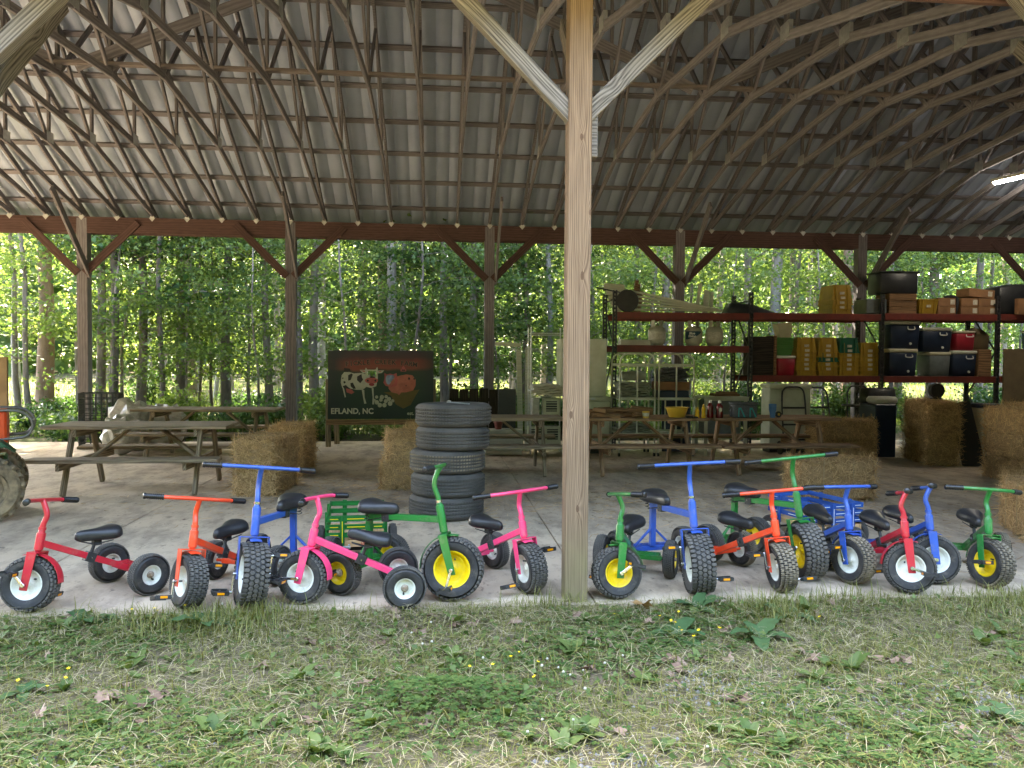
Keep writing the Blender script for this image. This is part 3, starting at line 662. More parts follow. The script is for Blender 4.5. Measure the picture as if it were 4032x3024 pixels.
def tricycle(big, paint, rim, pose, crank, label, tread='tread', tilt=0):
    K = KL if big else KS; (sm, tA), (bm, (ax0, f0, a)) = (SM_L, BM_L) if big else (SM_S, BM_S)
    x, y, psi, dl = pose; psi, dl = radians(psi), radians(dl)
    t = thing('tricycle', label, 'tricycle', T(x, y, 0, psi), 'pedal tricycles lined up on the barn floor')
    P = 'paint_'+paint
    mt = put('main_tube', bm['main'], P, t)
    if big: put('upright_tube', bm['upright'], P, t); put('axle_brace', bm['brace1'], P, t); put('axle_brace', bm['brace-1'], P, t)
    put('rear_axle', bm['axle'], P, t); put('step_plate', bm['step'], P, t)
    cl = put('seat_clamp', bm['clamp'], 'black_metal', t); put('bolt', bm['bolt'], 'chrome', cl)
    SMX = T(K['xs'], 0, K['zs'], 0, 0, radians(tilt)); seat = put('saddle', SADDLE['l' if big else 's'], 'saddle', t, SMX)
    put('seat_post', bm['spost'], 'black_metal', seat, SMX.inverted()); put('saddle_rail', bm['under'], 'black_metal', seat, SMX.inverted())
    k = 'l' if big else 's'
    for s in (1, -1): wheel('rear_wheel', k+'_r', rim, t, T(0, s*K['T']/2, K['Rr'], 0, 0, random.uniform(0, 6)) @ (Matrix.Identity(4) if s > 0 else Matrix.Rotation(pi, 4, 'Z')), tread)
    l = Vector((0, 1, 0)); f = f0*cos(dl)+l*sin(dl); s_ = l*cos(dl)-f0*sin(dl)
    S = mat4(Matrix((f, s_, a)).transposed(), ax0)
    put('head_tube', sm['head'], P, t, S)
    put('fork', sm['fork'], P, t, S); put('fender', sm['fender'], P, t, S)
    st = put('stem', sm['stem'], P, t, S); put('collar', sm['collar'], 'chrome' if big else P, st)
    hb = put('handlebar', sm['bar'], P, t, S); put('grip', sm['gripL'], 'grip', hb); put('grip', sm['gripR'], 'grip', hb)
    C0 = Matrix.Translation((K['oF'], 0, 0))
    wheel('front_wheel', k+'_f', rim, t, S @ C0 @ Matrix.Rotation(random.uniform(0, 6), 4, 'Y'), tread, hub=False)
    for sd, add in (('R', 0), ('L', pi)):
        th = radians(crank)+add
        ck = put('crank', sm['crank'+sd], 'chrome', t, S @ C0 @ Matrix.Rotation(-th, 4, 'Y'))
        al = .112 if big else .095; pv = Matrix.Translation((al, 0, 0)) @ Matrix.Rotation(th+radians(random.uniform(-12, 12)), 4, 'Y') @ Matrix.Translation((-al, 0, 0))
        put('pedal', sm['pedal'+sd], 'black_metal', ck, pv); put('reflector', sm['refl%s1' % sd], 'reflector', ck, pv); put('reflector', sm['refl%s-1' % sd], 'reflector', ck, pv)
    return t
TR = [
 (0, 'red', 'rim_white', (-2.054, 5.529, -131.0, -50.3), 225, 'small red tricycle with white wheels, parked in front of the weathered picnic table', 'tread'),
 (0, 'orange', 'rim_white', (-1.315, 5.639, -110.8, 60), -85, 'small orange tricycle with white wheels between the red one and the tall blue one', 'tread'),
 (1, 'blue', 'rim_white', (-1.008, 5.754, -102.9, 35.0), -95, 'tall blue tricycle with high handlebar between the orange and pink tricycles, hay bales behind', 'tread'),
 (0, 'pink', 'rim_white', (-.231, 5.199, 187.2, -25.8), 170, 'small pink tricycle seen from the side in front of the green slatted wagon', 'tread'),
 (1, 'green', 'rim_yellow', (-.474, 5.517, -33.7, 24.9), -115, 'tall green tricycle with yellow rims in front of the tyre stack', 'tread'),
 (0, 'pink', 'rim_white', (.229, 5.730, -51.9, -14.5), -85, 'small pink tricycle standing next to the front timber post and right of the tyres', 'tread'),
 (0, 'green', 'rim_yellow', (1.431, 5.644, -115.2, -57.4), -40, 'small green tricycle with yellow rims beside the front timber post and a tall blue tricycle', 'tread'),
 (1, 'blue', 'rim_white', (1.596, 5.825, -78.6, -16.5), 80, 'tall blue tricycle with high handlebar between a green and an orange tricycle, long tables behind', 'tread'),
 (0, 'orange', 'rim_white', (2.063, 5.725, -66.2, -26), 100, 'small orange tricycle with white wheels between the tall blue and the tall green tricycles', 'mud_tread'),
 (1, 'green', 'rim_yellow', (2.314, 6.07, -62.9, -28.2), 20, 'tall green tricycle with yellow rims in front of the blue slatted wagon', 'tread'),
 (0, 'blue', 'rim_white', (2.843, 5.926, -85.0, 13.5), 100, 'small blue tricycle with muddy front tyre in front of the blue slatted wagon', 'mud_tread'),
 (0, 'red', 'rim_white', (3.176, 5.686, -91.7, 71.6), -20, 'small red tricycle with white wheels overlapping a small blue tricycle behind it', 'tread'),
 (0, 'blue', 'rim_white', (3.473, 5.895, -90.3, 68.7), 160, 'small blue tricycle half hidden behind the red one, bare floor behind it', 'tread'),
 (0, 'green', 'rim_yellow', (4.007, 5.726, -110.2, 30), 5, 'small green tricycle with yellow rims next to the pale single hay bale', 'mud_tread'),
]
for a_, tl in zip(TR, (0, 4, 3, -13, 2, 3, 5, 3, 5, 3, 10, 9, 6, 6)): tricycle(*a_[:5], a_[5], a_[6], tl)

# ================================================================ SLATTED WAGONS
def wagon(paint, stripe, mx, label, text):
    """local: near end at y=0, runs to y=LN; x across"""
    WD, LN, Z0, Z1 = .40, .63, .165, .385
    t = thing('slatted_wagon', label, 'wagon', mx, 'slatted wagons behind the tricycles')
    for i in range(4): board('deck_plank', (-WD/2+.05+i*.10, .012, Z0+.012), (-WD/2+.05+i*.10, LN-.012, Z0+.012), .097, .022, 'pine', t, bevel=.002)
    for y in (-.0, LN): board('end_sill', (-WD/2+.012, y, Z0+.008), (WD/2-.012, y, Z0+.008), .02, .05, 'pine', t, bevel=.002)
    for x in (-WD/2, WD/2): board('side_sill', (x, -.008, Z0+.008), (x, LN+.008, Z0+.008), .022, .05, 'pine', t, bevel=.002)
    sm = MB().box((0, 0, 0), (.06, .0015, .005)).mesh('stripe')
    sl = MB().box((0, 0, 0), (.13, .0015, .005)).mesh('stripe')
    sv = MB().box((0, 0, 0), (.005, .0015, .16)).mesh('stripe')
    for j, z in enumerate((Z0+.075, Z0+.135, Z0+.195)):
        for y in (-.012, LN+.012):
            b = board('slat', (-WD/2-.012, y, z), (WD/2+.012, y, z), .012, .038, paint, t, bevel=.0015); sg = -1 if y < 0 else 1
            for xx, me in ((-.16, sm), (0, sl), (.16, sm)): put('stripe', me, stripe, b, T(xx, sg*.007, 0))
        for x in (-WD/2-.012, WD/2+.012):
            b = board('slat', (x, -.02, z+.0015), (x, LN+.02, z+.0015), .012, .038, paint, t, bevel=.0015); sg = -1 if x < 0 else 1
            for xx, me in ((-.24, sm), (0, sl), (.24, sm)): put('stripe', me, stripe, b, T(xx, -sg*.007, 0))
    for x in (-.10, .10):
        for y in (-.026, LN+.026):
            b = board('stake', (x, y, Z0-.02), (x, y, Z1), .034, .014, paint, t, up=(0, 1, 0), bevel=.0015); put('stripe', sv, stripe, b, Matrix.Translation((0, 0, (-.0078 if y < 0 else .0078))) @ Matrix.Rotation(radians(90), 4, 'Y') @ Matrix.Rotation(radians(90), 4, 'Z'))
    for y in (.14, LN-.14):
        for x in (-WD/2-.026, WD/2+.026): board('stake', (x, y, Z0-.02), (x, y, Z1), .034, .014, paint, t, up=(1, 0, 0), bevel=.0015)
    for y in (.11, LN-.11):
        put('axle', MB().tube([(-WD/2-.08, y, .105), (WD/2+.08, y, .105)], .009, 10).box((0, y, .128), (.2, .05, .03)).mesh('axle'), 'black_metal', t)
        for x in (-WD/2-.085, WD/2+.085):
            wheel('wheel', 's_r', 'rim_white', t, T(x, y, .105, radians(-90 if x > 0 else 90)) @ Matrix.Scale(.777, 4), valve=False)
    put('tow_bracket', MB().box((-.10, -.045, Z0-.01), (.12, .03, .018)).tube([(-.05, -.045, Z0-.003), (-.05, -.045, Z0+.012)], .008, 8).mesh('tow_bracket', bevel=.002), 'galv', t)
    put('tow_bar', MB().tube([(0, -.03, .11), (.0, -.22, .05), (.0, -.30, .02)], .008, 8).mesh('tow_bar', smooth=True), 'black_metal', t)
    if text:
        put('lettering', text_mesh('100AT', .034, .0006, shear=.15, bold=.0006), 'paint_red', t, T(.075, -.0109, Z0+.004) @ Matrix.Rotation(radians(90), 4, 'X'))
        put('lettering', text_mesh('MODEL', .013, .0006, shear=.1), 'paint_red', t, T(.07, -.0109, Z0+.025) @ Matrix.Rotation(radians(90), 4, 'X'))
    return t
wagon('green_wood', 'petal_y', T(-.60, 6.0, 0, radians(5)), 'green slatted wooden wagon with yellow pinstripes and red model lettering', True)
wagon('blue_wood', 'cap_white', T(3.315, 6.29, 0, radians(15)), 'blue slatted wooden wagon with white pinstripes in front of the hay', False)

# ================================================================ TYRE STACK
def big_tyre():
    R, W = .365, .222; hw = W/2; ri = .20
    pr = [(ri, hw*.62), (ri+.012, hw*.8), (ri+.06, hw*.97), (ri+.11, hw), (R-.03, hw*.93), (R-.012, hw*.80), (R-.006, hw*.66)]
    yy = [hw*.66, hw*.40, hw*.36, hw*.10, hw*.06, -hw*.06, -hw*.10, -hw*.36, -hw*.40, -hw*.66]
    for i, y in enumerate(yy): pr.append((R if i % 4 in (0, 1) else R-.010, y))
    pr2 = []
    ribs = [(hw*.70, hw*.46), (hw*.40, hw*.16), (hw*.10, -hw*.10), (-hw*.16, -hw*.40), (-hw*.46, -hw*.70)]
    for a, b in ribs: pr2 += [(R-.009, a+.001), (R-.001, a-.003), (R-.001, b+.003), (R-.009, b-.001)]
    base = pr[:7]+pr2+[(r, -y) for r, y in reversed(pr[:7])]
    body = MB().lathe(base+[(ri-.006, 0)], 64, 'Z', closed=True).mesh('tyre_body', smooth=True, angle=35)
    n = 76; c = 2*pi*R/n; mb = MB()
    for ri_, (a, b) in enumerate(ribs):
        w = (a-b)-.008; sh = [(-c*.38, -w*.5), (c*.30, -w*.42), (c*.38, w*.5), (-c*.30, w*.42)]
        ring_blocks(mb, R+.004, .006, [(a+b)/2], n, sh, bool(ri_ % 2))
    mb.xform(Matrix.Rotation(radians(90), 4, 'X'))
    return body, mb.mesh('tread')
TB, TT = big_tyre()
for i, (dx, dy, rz, m, w) in enumerate(((0, 0, 0, 'old_tyre', 'bottom of the stack on the floor'), (.015, -.01, 1, 'old_tyre', 'second from the floor in the stack'), (.01, .01, 2, 'mud_tread', 'with dirt caked in its tread, middle of the stack'), (.06, .0, 3, 'old_tyre', 'second from the top of the stack'), (.065, .01, 4, 'old_tyre', 'top of the stack with a bar lying on it'))):
    t = thing('tyre', 'old black car tyre '+w, 'tyre', T(.09+dx, 7.90+dy, .113+i*.2225, rz, radians(random.uniform(-.9, .9))) @ Matrix.Diagonal(((1, .985, 1.012, .99, 1.02)[i],)*2+(1, 1)), 'tyres stacked flat')
    put('carcass', TB, 'old_tyre', t); put('tread', TT, m, t)
tag(put('metal_bar', MB().box((0, 0, 0), (.24, .035, .008)).box((-.10, 0, .006), (.03, .03, .02)).mesh('metal_bar', bevel=.002), 'galv', None, T(.20, 7.82, 1.120, radians(-28), 0, radians(3))), 'short flat metal bar lying on the topmost tyre', 'metal bar')

# ================================================================ HAY BALES
def bale_mesh(seed, dims=(.92, .46, .325)):
    rng = np.random.default_rng(seed); L, W, H = dims
    bm = bmesh.new(); bmesh.ops.create_cube(bm, size=1); bmesh.ops.subdivide_edges(bm, edges=bm.edges, cuts=9, use_grid_fill=True)
    for v in bm.verts:
        c = v.co; e = sorted((abs(c.x), abs(c.y), abs(c.z)))
        k = 1-.085*max(0, e[1]-.38)/.12
        seam = 1-.035*math.exp(-((abs(c.x)-.2)/.035)**2)
        c.x *= L*k; c.y *= W*k*seam; c.z *= H*k*seam
        n_ = .02*math.sin(c.x*19+seed*2)*math.sin(c.y*17+c.z*23+seed)+.013*rng.standard_normal()
        c *= 1+n_/max(.18, c.length)
    me = bpy.data.meshes.new('bale'); bm.to_mesh(me); bm.free(); me.polygons.foreach_set('use_smooth', [True]*len(me.polygons))
    # loose stalks over every face, many sticking out at edges
    N = 4600; face = rng.integers(0, 6, N); P = rng.uniform(-.5, .5, (N, 3)); ax = face//2; sg = np.where(face % 2, .5, -.5)
    P[np.arange(N), ax] = sg; P *= np.array([L, W, H])*.995
    D = rng.standard_normal((N, 3)); D[:, 0] *= .8; nrm = np.zeros((N, 3)); nrm[np.arange(N), ax] = sg*2
    D -= (D*nrm).sum(1, keepdims=True)*nrm*np.where(rng.random((N, 1)) < .92, .95, 0); D += nrm*rng.uniform(.0, .16, (N, 1)); D /= np.linalg.norm(D, axis=1, keepdims=True)
    ln = rng.uniform(.04, .125, (N, 1)); S = np.cross(D, nrm+rng.standard_normal((N, 3))*.3); S /= np.linalg.norm(S, axis=1, keepdims=True)+1e-9; S *= rng.uniform(.0012, .0028, (N, 1))
    P += nrm*rng.uniform(-.004, .012, (N, 1)); mid = P+D*ln*.5+nrm*rng.uniform(0, .014, (N, 1)); end = P+D*ln
    V = np.stack([P-S, P+S, mid+S, mid-S, end+S*.6, end-S*.6], 1).reshape(-1, 3); b = np.arange(N)[:, None]*6
    F = np.concatenate([b+np.array([[0, 1, 2, 3]]), b+np.array([[3, 2, 4, 5]])])
    return me, rawmesh('stalks', V, F)
BALES = [bale_mesh(s) for s in (1, 2, 3)]
TWINE = []
for xx in (-.18, .18):
    q = []
    for i in range(25):
        a = 2*pi*i/24; c_, s_ = cos(a), sin(a); k = 1/max(abs(c_), abs(s_)); q.append((xx, .23*min(1, abs(c_)*k)*math.copysign(1, c_), .18*min(1, abs(s_)*k)*math.copysign(1, s_)))
    TWINE.append(MB().tube(q, .0022, 5).mesh('twine'))
def bale(i, mx, label, group='hay bales on the floor'):
    a, b = BALES[i % 3]; t = thing('hay_bale', label, 'hay bale', mx, group)
    o = put('bale', a, 'hay', t); s = put('loose_stalks', b, 'straw', t); kind(s, 'stuff'); [put('twine', w_, 'dry_grass', t) for w_ in TWINE]; return t
H = .315
bale(0, T(-1.98, 9.55, (.165), radians(84)), 'hay bale on the floor beside the picnic table bench, lower of two')
bale(1, T(-1.96, 9.52, (.165)+H, radians(80)), 'frayed hay bale stacked beside the picnic table bench, upper of two')
bale(2, T(-1.98, 11.05, (.165), radians(86)), 'hay bale standing in shade behind the frayed stack, lower of two')
bale(0, T(-1.95, 11.08, (.165)+H, radians(92)), 'hay bale in shade behind the frayed stack, upper of two')
bale(1, T(-.42, 9.92, (.165), radians(88)), 'hay bale on the floor beside the tyre stack, lower of two')
bale(2, T(-.39, 9.95, (.165)+H, radians(93)), 'hay bale stacked beside the tyre stack, upper of two')
bale(0, T(-.20, 10.95, (.165), radians(80)), 'hay bale in shade under the painted sign, lower of two')
bale(2, T(-.16, 11.0, (.165)+H, radians(84)), 'hay bale in shade under the painted sign, upper of two')
bale(2, T(4.38, 8.58, .24, radians(5), radians(90)), 'single frayed hay bale on its edge behind the blue wagon')
bale(1, T(5.36, 6.72, .24, radians(66), radians(90)), 'single pale hay bale on its edge beside the small green tricycle')
for k in range(3):
    for j, (x, y) in enumerate(((7.55, 9.75), (8.45, 10.6), (8.05, 8.9))):
        bale(k+j, T(x+.02*k, y, (.165)+k*H, radians(78+5*k+3*j)), 'dark hay bale in the tall hay wall, %s layer, %s' % (('bottom', 'middle', 'top')[k], ('beside the white cupboard', 'deeper by the cooler shelves', 'end towards the lawn')[j]), 'hay bales stacked in the dark corner')
for k in range(3): bale(k, T(7.62, 11.75, (.165)+k*.315, radians(80)), 'hay bale in the narrow stack carrying the round lamp, %s' % ('bottom', 'middle', 'top')[k], 'hay bales stacked in the dark corner')
for k in range(2): bale(k+1, T(6.3, 12.0, .165+k*.315, radians(4)), 'hay bale in deep shade behind the long table end, %s of two' % ('lower', 'upper')[k], 'hay bales stacked in the dark corner')
bale(0, T(6.75, 12.9, (.165), radians(10)), 'single hay bale in deep shade under the crate shelf')
# loose straw on the floor: nobody could count it
rng = np.random.default_rng(5); N = 2400
cx = rng.choice([-1.9, -.4, 4.4, 5.1, 1.5, 3.0], N); cy = np.where(cx > 5, 6.8, np.where(cx == 1.5, 8.2, np.where(cx == 3.0, 8.6, 9.3)))
P = np.stack([cx+rng.normal(0, .9, N), cy+rng.normal(0, .75, N), np.full(N, .003)], 1); P[:, 1] = np.clip(P[:, 1], 5.2, 14); an = rng.uniform(0, pi, N); ln = rng.uniform(.02, .08, N)
D = np.stack([np.cos(an)*ln, np.sin(an)*ln, np.zeros(N)], 1); S = np.stack([-np.sin(an), np.cos(an), np.zeros(N)], 1)*.0016
V = np.stack([P-D-S, P+D-S, P+D+S+[0, 0, .004], P-D+S], 1).reshape(-1, 3)
kind(put('floor_straw', rawmesh('floor_straw', V, np.arange(N*4).reshape(-1, 4)), 'straw'), 'stuff')['label'] = 'loose straw scattered on the concrete'
# dry leaves and dirt scraps blown over the floor
def scrap_mesh(seed):
    r = random.Random(seed); return MB().add([(r.uniform(.7, 1.2)*.016*cos(q), r.uniform(.4, .9)*.016*sin(q), r.uniform(0, .006)) for q in [2*pi*i/7 for i in range(7)]], [tuple(range(7))]).mesh('scrap')
SC = [scrap_mesh(i) for i in range(4)]
for i in range(46):
    x, y = random.choice(((-1.5, 7.5), (1.8, 8.0), (2.6, 8.6), (-.3, 6.4), (3.9, 7.0))); x += random.gauss(0, .7); y = max(5.3, y+random.gauss(0, .7))
    tag(put('dry_leaf_scrap', SC[i % 4], 'dead_leaf', None, T(x, y, .002, random.uniform(0, 6)) @ Matrix.Scale(random.uniform(.7, 1.9), 4)), 'dry brown leaf scrap lying on the concrete floor', 'leaf', 'leaf scraps on the concrete')
tag(put('crumpled_tissue', MB().add([(.03*cos(q)*(1+.3*sin(3*q)), .02*sin(q), 0) for q in [pi/4*i for i in range(8)]]+[(.018*cos(q), .012*sin(q), .018+.008*sin(5*q)) for q in [pi/4*i for i in range(8)]]+[(0, 0, .022)], [(i, (i+1) % 8, 8+(i+1) % 8, 8+i) for i in range(8)]+[(8+i, 8+(i+1) % 8, 16) for i in range(8)]).mesh('tissue'), 'cap_white', None, T(-2.62, 6.35, .0)), 'small crumpled white tissue on the floor behind the red tricycle', 'tissue')

# ================================================================ PICNIC TABLES
def picnic(cx, cy, rz, LN, label, mat='table_wood', group='picnic tables under the barn'):
    t = thing('picnic_table', label, 'table', T(cx, cy, 0, rz), group)
    for i in range(5): board('top_plank', (-LN/2+random.uniform(-.01, .01), -.30+i*.15, .745), (LN/2+random.uniform(-.01, .01), -.30+i*.15, .745), .142, .038, mat, t)
    for s in (-1, 1):
        for j in (0, 1): board('bench_plank', (-LN/2-.02*j, s*(.62+.15*j), .42), (LN/2+.02*j, s*(.62+.15*j), .42), .142, .038, mat, t)
    lx = LN/2-.30
    for e in (-1, 1):
        x = e*lx
        for s in (-1, 1): board('leg', (x, s*.26, .726), (x, s*.56, 0.005), .085, .04, mat, t, up=(1, 0, 0))
        board('crossbar', (x-e*.042, -.78, .355), (x-e*.042, .78, .355), .04, .088, mat, t)
        board('top_cleat', (x-e*.042, -.35, .682), (x-e*.042, .35, .682), .04, .086, mat, t)
        board('diagonal_brace', (x-e*.085, 0, .35), (x-e*.52, 0, .70), .085, .036, mat, t)
    return t
picnic(-3.42, 9.76, radians(1), 2.0, 'weathered grey picnic table beside the orange tractor')
picnic(-3.50, 12.75, radians(-2), 2.15, 'weathered picnic table with a film-wrapped bundle behind it')
picnic(.80, 10.97, 0, 1.82, 'picnic table behind the tyre stack with an empty top')
picnic(2.78, 10.97, 0, 1.80, 'brown picnic table carrying firewood and a yellow basin', 'table_warm')
picnic(4.66, 10.97, 0, 1.82, 'brown picnic table carrying ketchup bottles and a grey cooler bag', 'table_warm')

# things on the tables (top surface z = .764)
ZT = .7645
def lathe_obj(name, prof, mat, mx=None, parent=None, n=20): return put(name, MB().lathe(prof, n).mesh(name, smooth=True, angle=45), mat, parent, mx)
random.seed(21)
for i in range(16):
    L_ = random.uniform(.16, .34); r_ = random.uniform(.03, .055); pile = i % 3
    poly = [(r_*random.uniform(.8, 1.2)*cos(q), r_*random.uniform(.5, .9)*sin(q)) for q in [2*pi*k/5+.3 for k in range(5)]]
    me = MB().prism(poly, -L_/2, L_/2).xform(Matrix.Rotation(radians(90), 4, 'Y')).mesh('split_log', bevel=.003)
    x = 2.0+i*.052; lay = i % 2
    wl_ = ('resting on the table top', 'lying on other pieces')[lay]
    tag(put('split_log', me, 'crate_wood', None, T(x+.03*lay, 10.74+random.uniform(-.08, .18), ZT+.036+.062*lay, random.uniform(-.6, .6), random.uniform(0, 3), random.uniform(-.12, .12))), 'split piece of firewood in the pile on the brown table, %s' % wl_, 'firewood', 'firewood '+wl_)
lathe_obj('plastic_cup', [(0, 0), (.040, 0), (.050, .092), (.047, .092), (.038, .006), (0, .006)], 'basin', T(2.82, 10.66, ZT)); tag(bpy.data.objects['plastic_cup'], 'small yellow plastic cup with a pale label next to the firewood', 'cup')
put('label', MB().lathe([(.0435, .025), (.0485, .072)], 20).mesh('cup_label', smooth=True), 'label', bpy.data.objects['plastic_cup'])
b_ = put('washing_basin', MB().lathe([(0, 0), (.10, 0), (.112, .012), (.152, .13), (.168, .132), (.168, .138), (.150, .138), (.108, .018), (0, .01)], 32).mesh('basin', smooth=True, angle=45), 'basin', None, T(3.30, 10.82, ZT)); tag(b_, 'round yellow plastic basin with a rim on the brown picnic table', 'basin')
def bottle(x, y, h, w, m, capm, label, lab):
    t = thing('squeeze_bottle', label, 'bottle', T(x, y, ZT), 'condiment bottles')
    k = w/2
    put('bottle_body', MB().lathe([(0, 0), (k*.92, 0), (k, .012), (k*.96, h*.30), (k*.86, h*.45), (k*.98, h*.62), (k*.80, h*.72), (k*.42, h*.80), (k*.40, h*.84), (0, h*.84)], 20).mesh('body', smooth=True, angle=50), m, t)
    put('cap', MB().lathe([(0, h*.84), (k*.5, h*.84), (k*.46, h*.95), (k*.12, h*.96), (k*.08, h) if capm != 'cap_white' else (k*.44, h), (0, h)], 16).mesh('cap', smooth=True, angle=40), capm, t)
    if lab: put('label', MB().lathe([(k*1.005, h*.16), (k*1.0, h*.30), (k*.90, h*.45), (k*.96, h*.55)], 20).mesh('lab', smooth=True), lab, t)
    return t
bottle(3.55, 10.70, .15, .062, 'mustard', 'mustard', 'short pale mustard bottle next to the taller mustard bottle', None)
bottle(3.625, 10.66, .195, .058, 'mustard', 'mustard', 'tall yellow mustard squeeze bottle with pointed cap', None)
bottle(3.74, 10.72, .245, .094, 'ketchup', 'cap_white', 'red ketchup bottle with white cap nearer the mustard', None)
bottle(3.85, 10.66, .245, .098, 'ketchup', 'cap_white', 'red ketchup bottle with oval white label nearer the grey bag', None)
put('label', flat_mesh([ell(0, 0, .022, .03)], .0006), 'label', bpy.data.objects['squeeze_bottle.003'], T(-.004, -.049, .115) @ Matrix.Rotation(radians(90), 4, 'X'))
bg_ = thing('cooler_bag', 'grey cooler bag with teal zigzag trim on the brown picnic table', 'bag', T(4.22, 10.74, ZT))
put('bag_body', MB().box((0, 0, .095), (.34, .2, .19)).mesh('bag', bevel=.03, smooth=True, angle=60), 'heather', bg_); put('lid', MB().box((0, 0, .197), (.35, .21, .03)).mesh('lid', bevel=.012, smooth=True, angle=60), 'heather', bg_)
put('strap', MB().tube(bez([(-.17, 0, .15), (-.20, 0, .10), (-.19, -.02, .03), (-.17, 0, .02)], 5), .012, 8).mesh('strap', smooth=True), 'heather', bg_)
for ox in (-.06, .10):
    put('trim', flat_mesh([[(ox-.035, .0), (ox-.035, .105), (ox-.015, .105), (ox+.03, .0), (ox+.052, .0), (ox-.012, .13), (ox-.05, .13), (ox-.052, 0)]], .001), 'teal', bg_, T(0, -.1015, .012) @ Matrix.Rotation(radians(90), 4, 'X'))
lathe_obj('tumbler', [(0, 0), (.036, 0), (.038, .06), (.052, .11), (.054, .19), (.05, .19), (.048, .185), (0, .185)], 'tumbler', T(4.63, 10.72, ZT)); tag(bpy.data.objects['tumbler'], 'blue metal tumbler beside the grey cooler bag', 'tumbler')
tm = thing('tape_reel', 'small yellow-hubbed reel lying on the brown table beside the tumbler', 'reel', T(4.74, 10.78, ZT+.042, 0, radians(90)))
put('flange', MB().lathe([(0, -.015), (.042, -.015), (.042, -.008), (.03, -.006), (.03, .006), (.042, .008), (.042, .015), (0, .015)], 20).mesh('reel', smooth=True, angle=40), 'black_metal', tm); put('hub', MB().lathe([(0, -.018), (.018, -.018), (.018, .018), (0, .018)], 14).mesh('hub'), 'basin', tm)
gl = thing('work_glove', 'dark work glove lying on the table between basin and mustard', 'glove', T(3.42, 10.62, ZT))
put('glove_palm', MB().box((0, 0, .015), (.10, .075, .03)).mesh('palm', bevel=.011, smooth=True, angle=60), 'dark_wood', gl)
for i in range(4): put('finger', MB().tube([(.045, -.03+i*.02, .014), (.12-.008*abs(i-1.5), -.034+i*.024, .012)], [.010, .008], 8).mesh('finger', smooth=True), 'dark_wood', gl)

# ================================================================ PAINTED FARM SIGN
def paintmat(name, c, v=.12): c = srgb(*c); return pm(name, tuple(x*(1-v) for x in c), tuple(x*(1+v) for x in c), rough=.6, scale=8)
def sign_mat():
    m, n, l, b = new_mat('sign_paint'); b.inputs['Roughness'].default_value = .55
    tc = n.new('ShaderNodeTexCoord'); sp = n.new('ShaderNodeSeparateXYZ'); l.new(tc.outputs['Object'], sp.inputs[0])
    nz = n.new('ShaderNodeTexNoise'); nz.inputs['Scale'].default_value = 2.2; nz.inputs['Detail'].default_value = 6; l.new(tc.outputs['Object'], nz.inputs['Vector'])
    def mth(op, a, c): 
        t = n.new('ShaderNodeMath'); t.operation = op
        for i, v in enumerate((a, c)):
            if isinstance(v, (int, float)): t.inputs[i].default_value = v
            else: l.new(v, t.inputs[i])
        return t.outputs[0]
    # a painted dusk: dull blue-black top, red glow band, dark green hills and field below
    y = mth('ADD', sp.outputs['Y'], mth('MULTIPLY', mth('SUBTRACT', nz.outputs[0], .5), .22))
    rp = n.new('ShaderNodeValToRGB'); cr = rp.color_ramp; cr.elements[0].position = 0; cr.elements[0].color = c4(srgb(26, 44, 44)); cr.elements[1].position = 1; cr.elements[1].color = c4(srgb(46, 42, 50))
    for p, c in ((.30, (24, 54, 44)), (.62, (32, 58, 44)), (.70, (44, 56, 44)), (.745, (132, 70, 58)), (.84, (122, 54, 50)), (.90, (72, 44, 50))): e = cr.elements.new(p); e.color = c4(srgb(*c))
    l.new(mth('ADD', mth('DIVIDE', y, 1.19), .5), rp.inputs[0])
    ex = mth('ABSOLUTE', mth('SUBTRACT', sp.outputs['X'], .05), 0); mr = n.new('ShaderNodeMapRange'); mr.inputs['From Min'].default_value = .55; mr.inputs['From Max'].default_value = .85; l.new(ex, mr.inputs[0])
    mx = n.new('ShaderNodeMixRGB'); mx.inputs['Color2'].default_value = c4(srgb(28, 42, 46)); l.new(mth('MULTIPLY', mr.outputs[0], .9), mx.inputs['Fac']); l.new(rp.outputs[0], mx.inputs['Color1']); l.new(mx.outputs[0], b.inputs['Base Color'])
    return m
SW, SH = 1.815, 1.19
sg = thing('farm_sign', 'large painted plywood farm sign with cow, pig and two face holes', 'sign', T(-.983, 14.10, 1.09, radians(1.5)))
Q = Matrix.Rotation(radians(90), 4, 'X')
def S2(x, y): return ((x-180)/1715*SW-SW/2, (1240-y)/1130*SH-SH/2)
cow_hole = [S2(*p) for p in ((822, 446), (955, 446), (972, 500), (962, 542), (885, 530), (800, 542), (800, 495))]
pig_hole = [S2(*p) for p in ell(1187, 588, 78, 98, 22)]
put('sign_board', flat_mesh([[(-SW/2, -SH/2), (SW/2, -SH/2), (SW/2, SH/2), (-SW/2, SH/2)], cow_hole, pig_hole], .008), sign_mat(), sg, Q)
lay = [0]
def art(name, pts, mat, holes=(), z=None):
    lay[0] += 1
    return put(name, flat_mesh([[S2(*p) for p in pts]]+[list(h) for h in holes], .0004), mat, sg, Matrix.Translation((0, -.0088-.0007*(z if z is not None else 1), 0)) @ Q)
CW, CB, CP, PG, EG, HY = paintmat('cow_white', (176, 178, 168)), paintmat('cow_black', (34, 32, 36)), paintmat('nose_pink', (176, 88, 88)), paintmat('pig_pink', (176, 104, 90), .18), paintmat('egg', (170, 172, 156)), paintmat('nest', (98, 84, 42))
art('painted_cow_leg', [(405, 690), (432, 700), (470, 880), (450, 885)], CW); art('painted_cow_leg', [(725, 760), (765, 760), (770, 880), (800, 985), (765, 990), (745, 880)], CW); art('painted_cow_leg', [(885, 730), (915, 730), (920, 880), (925, 1000), (895, 1000), (900, 880)], CW)
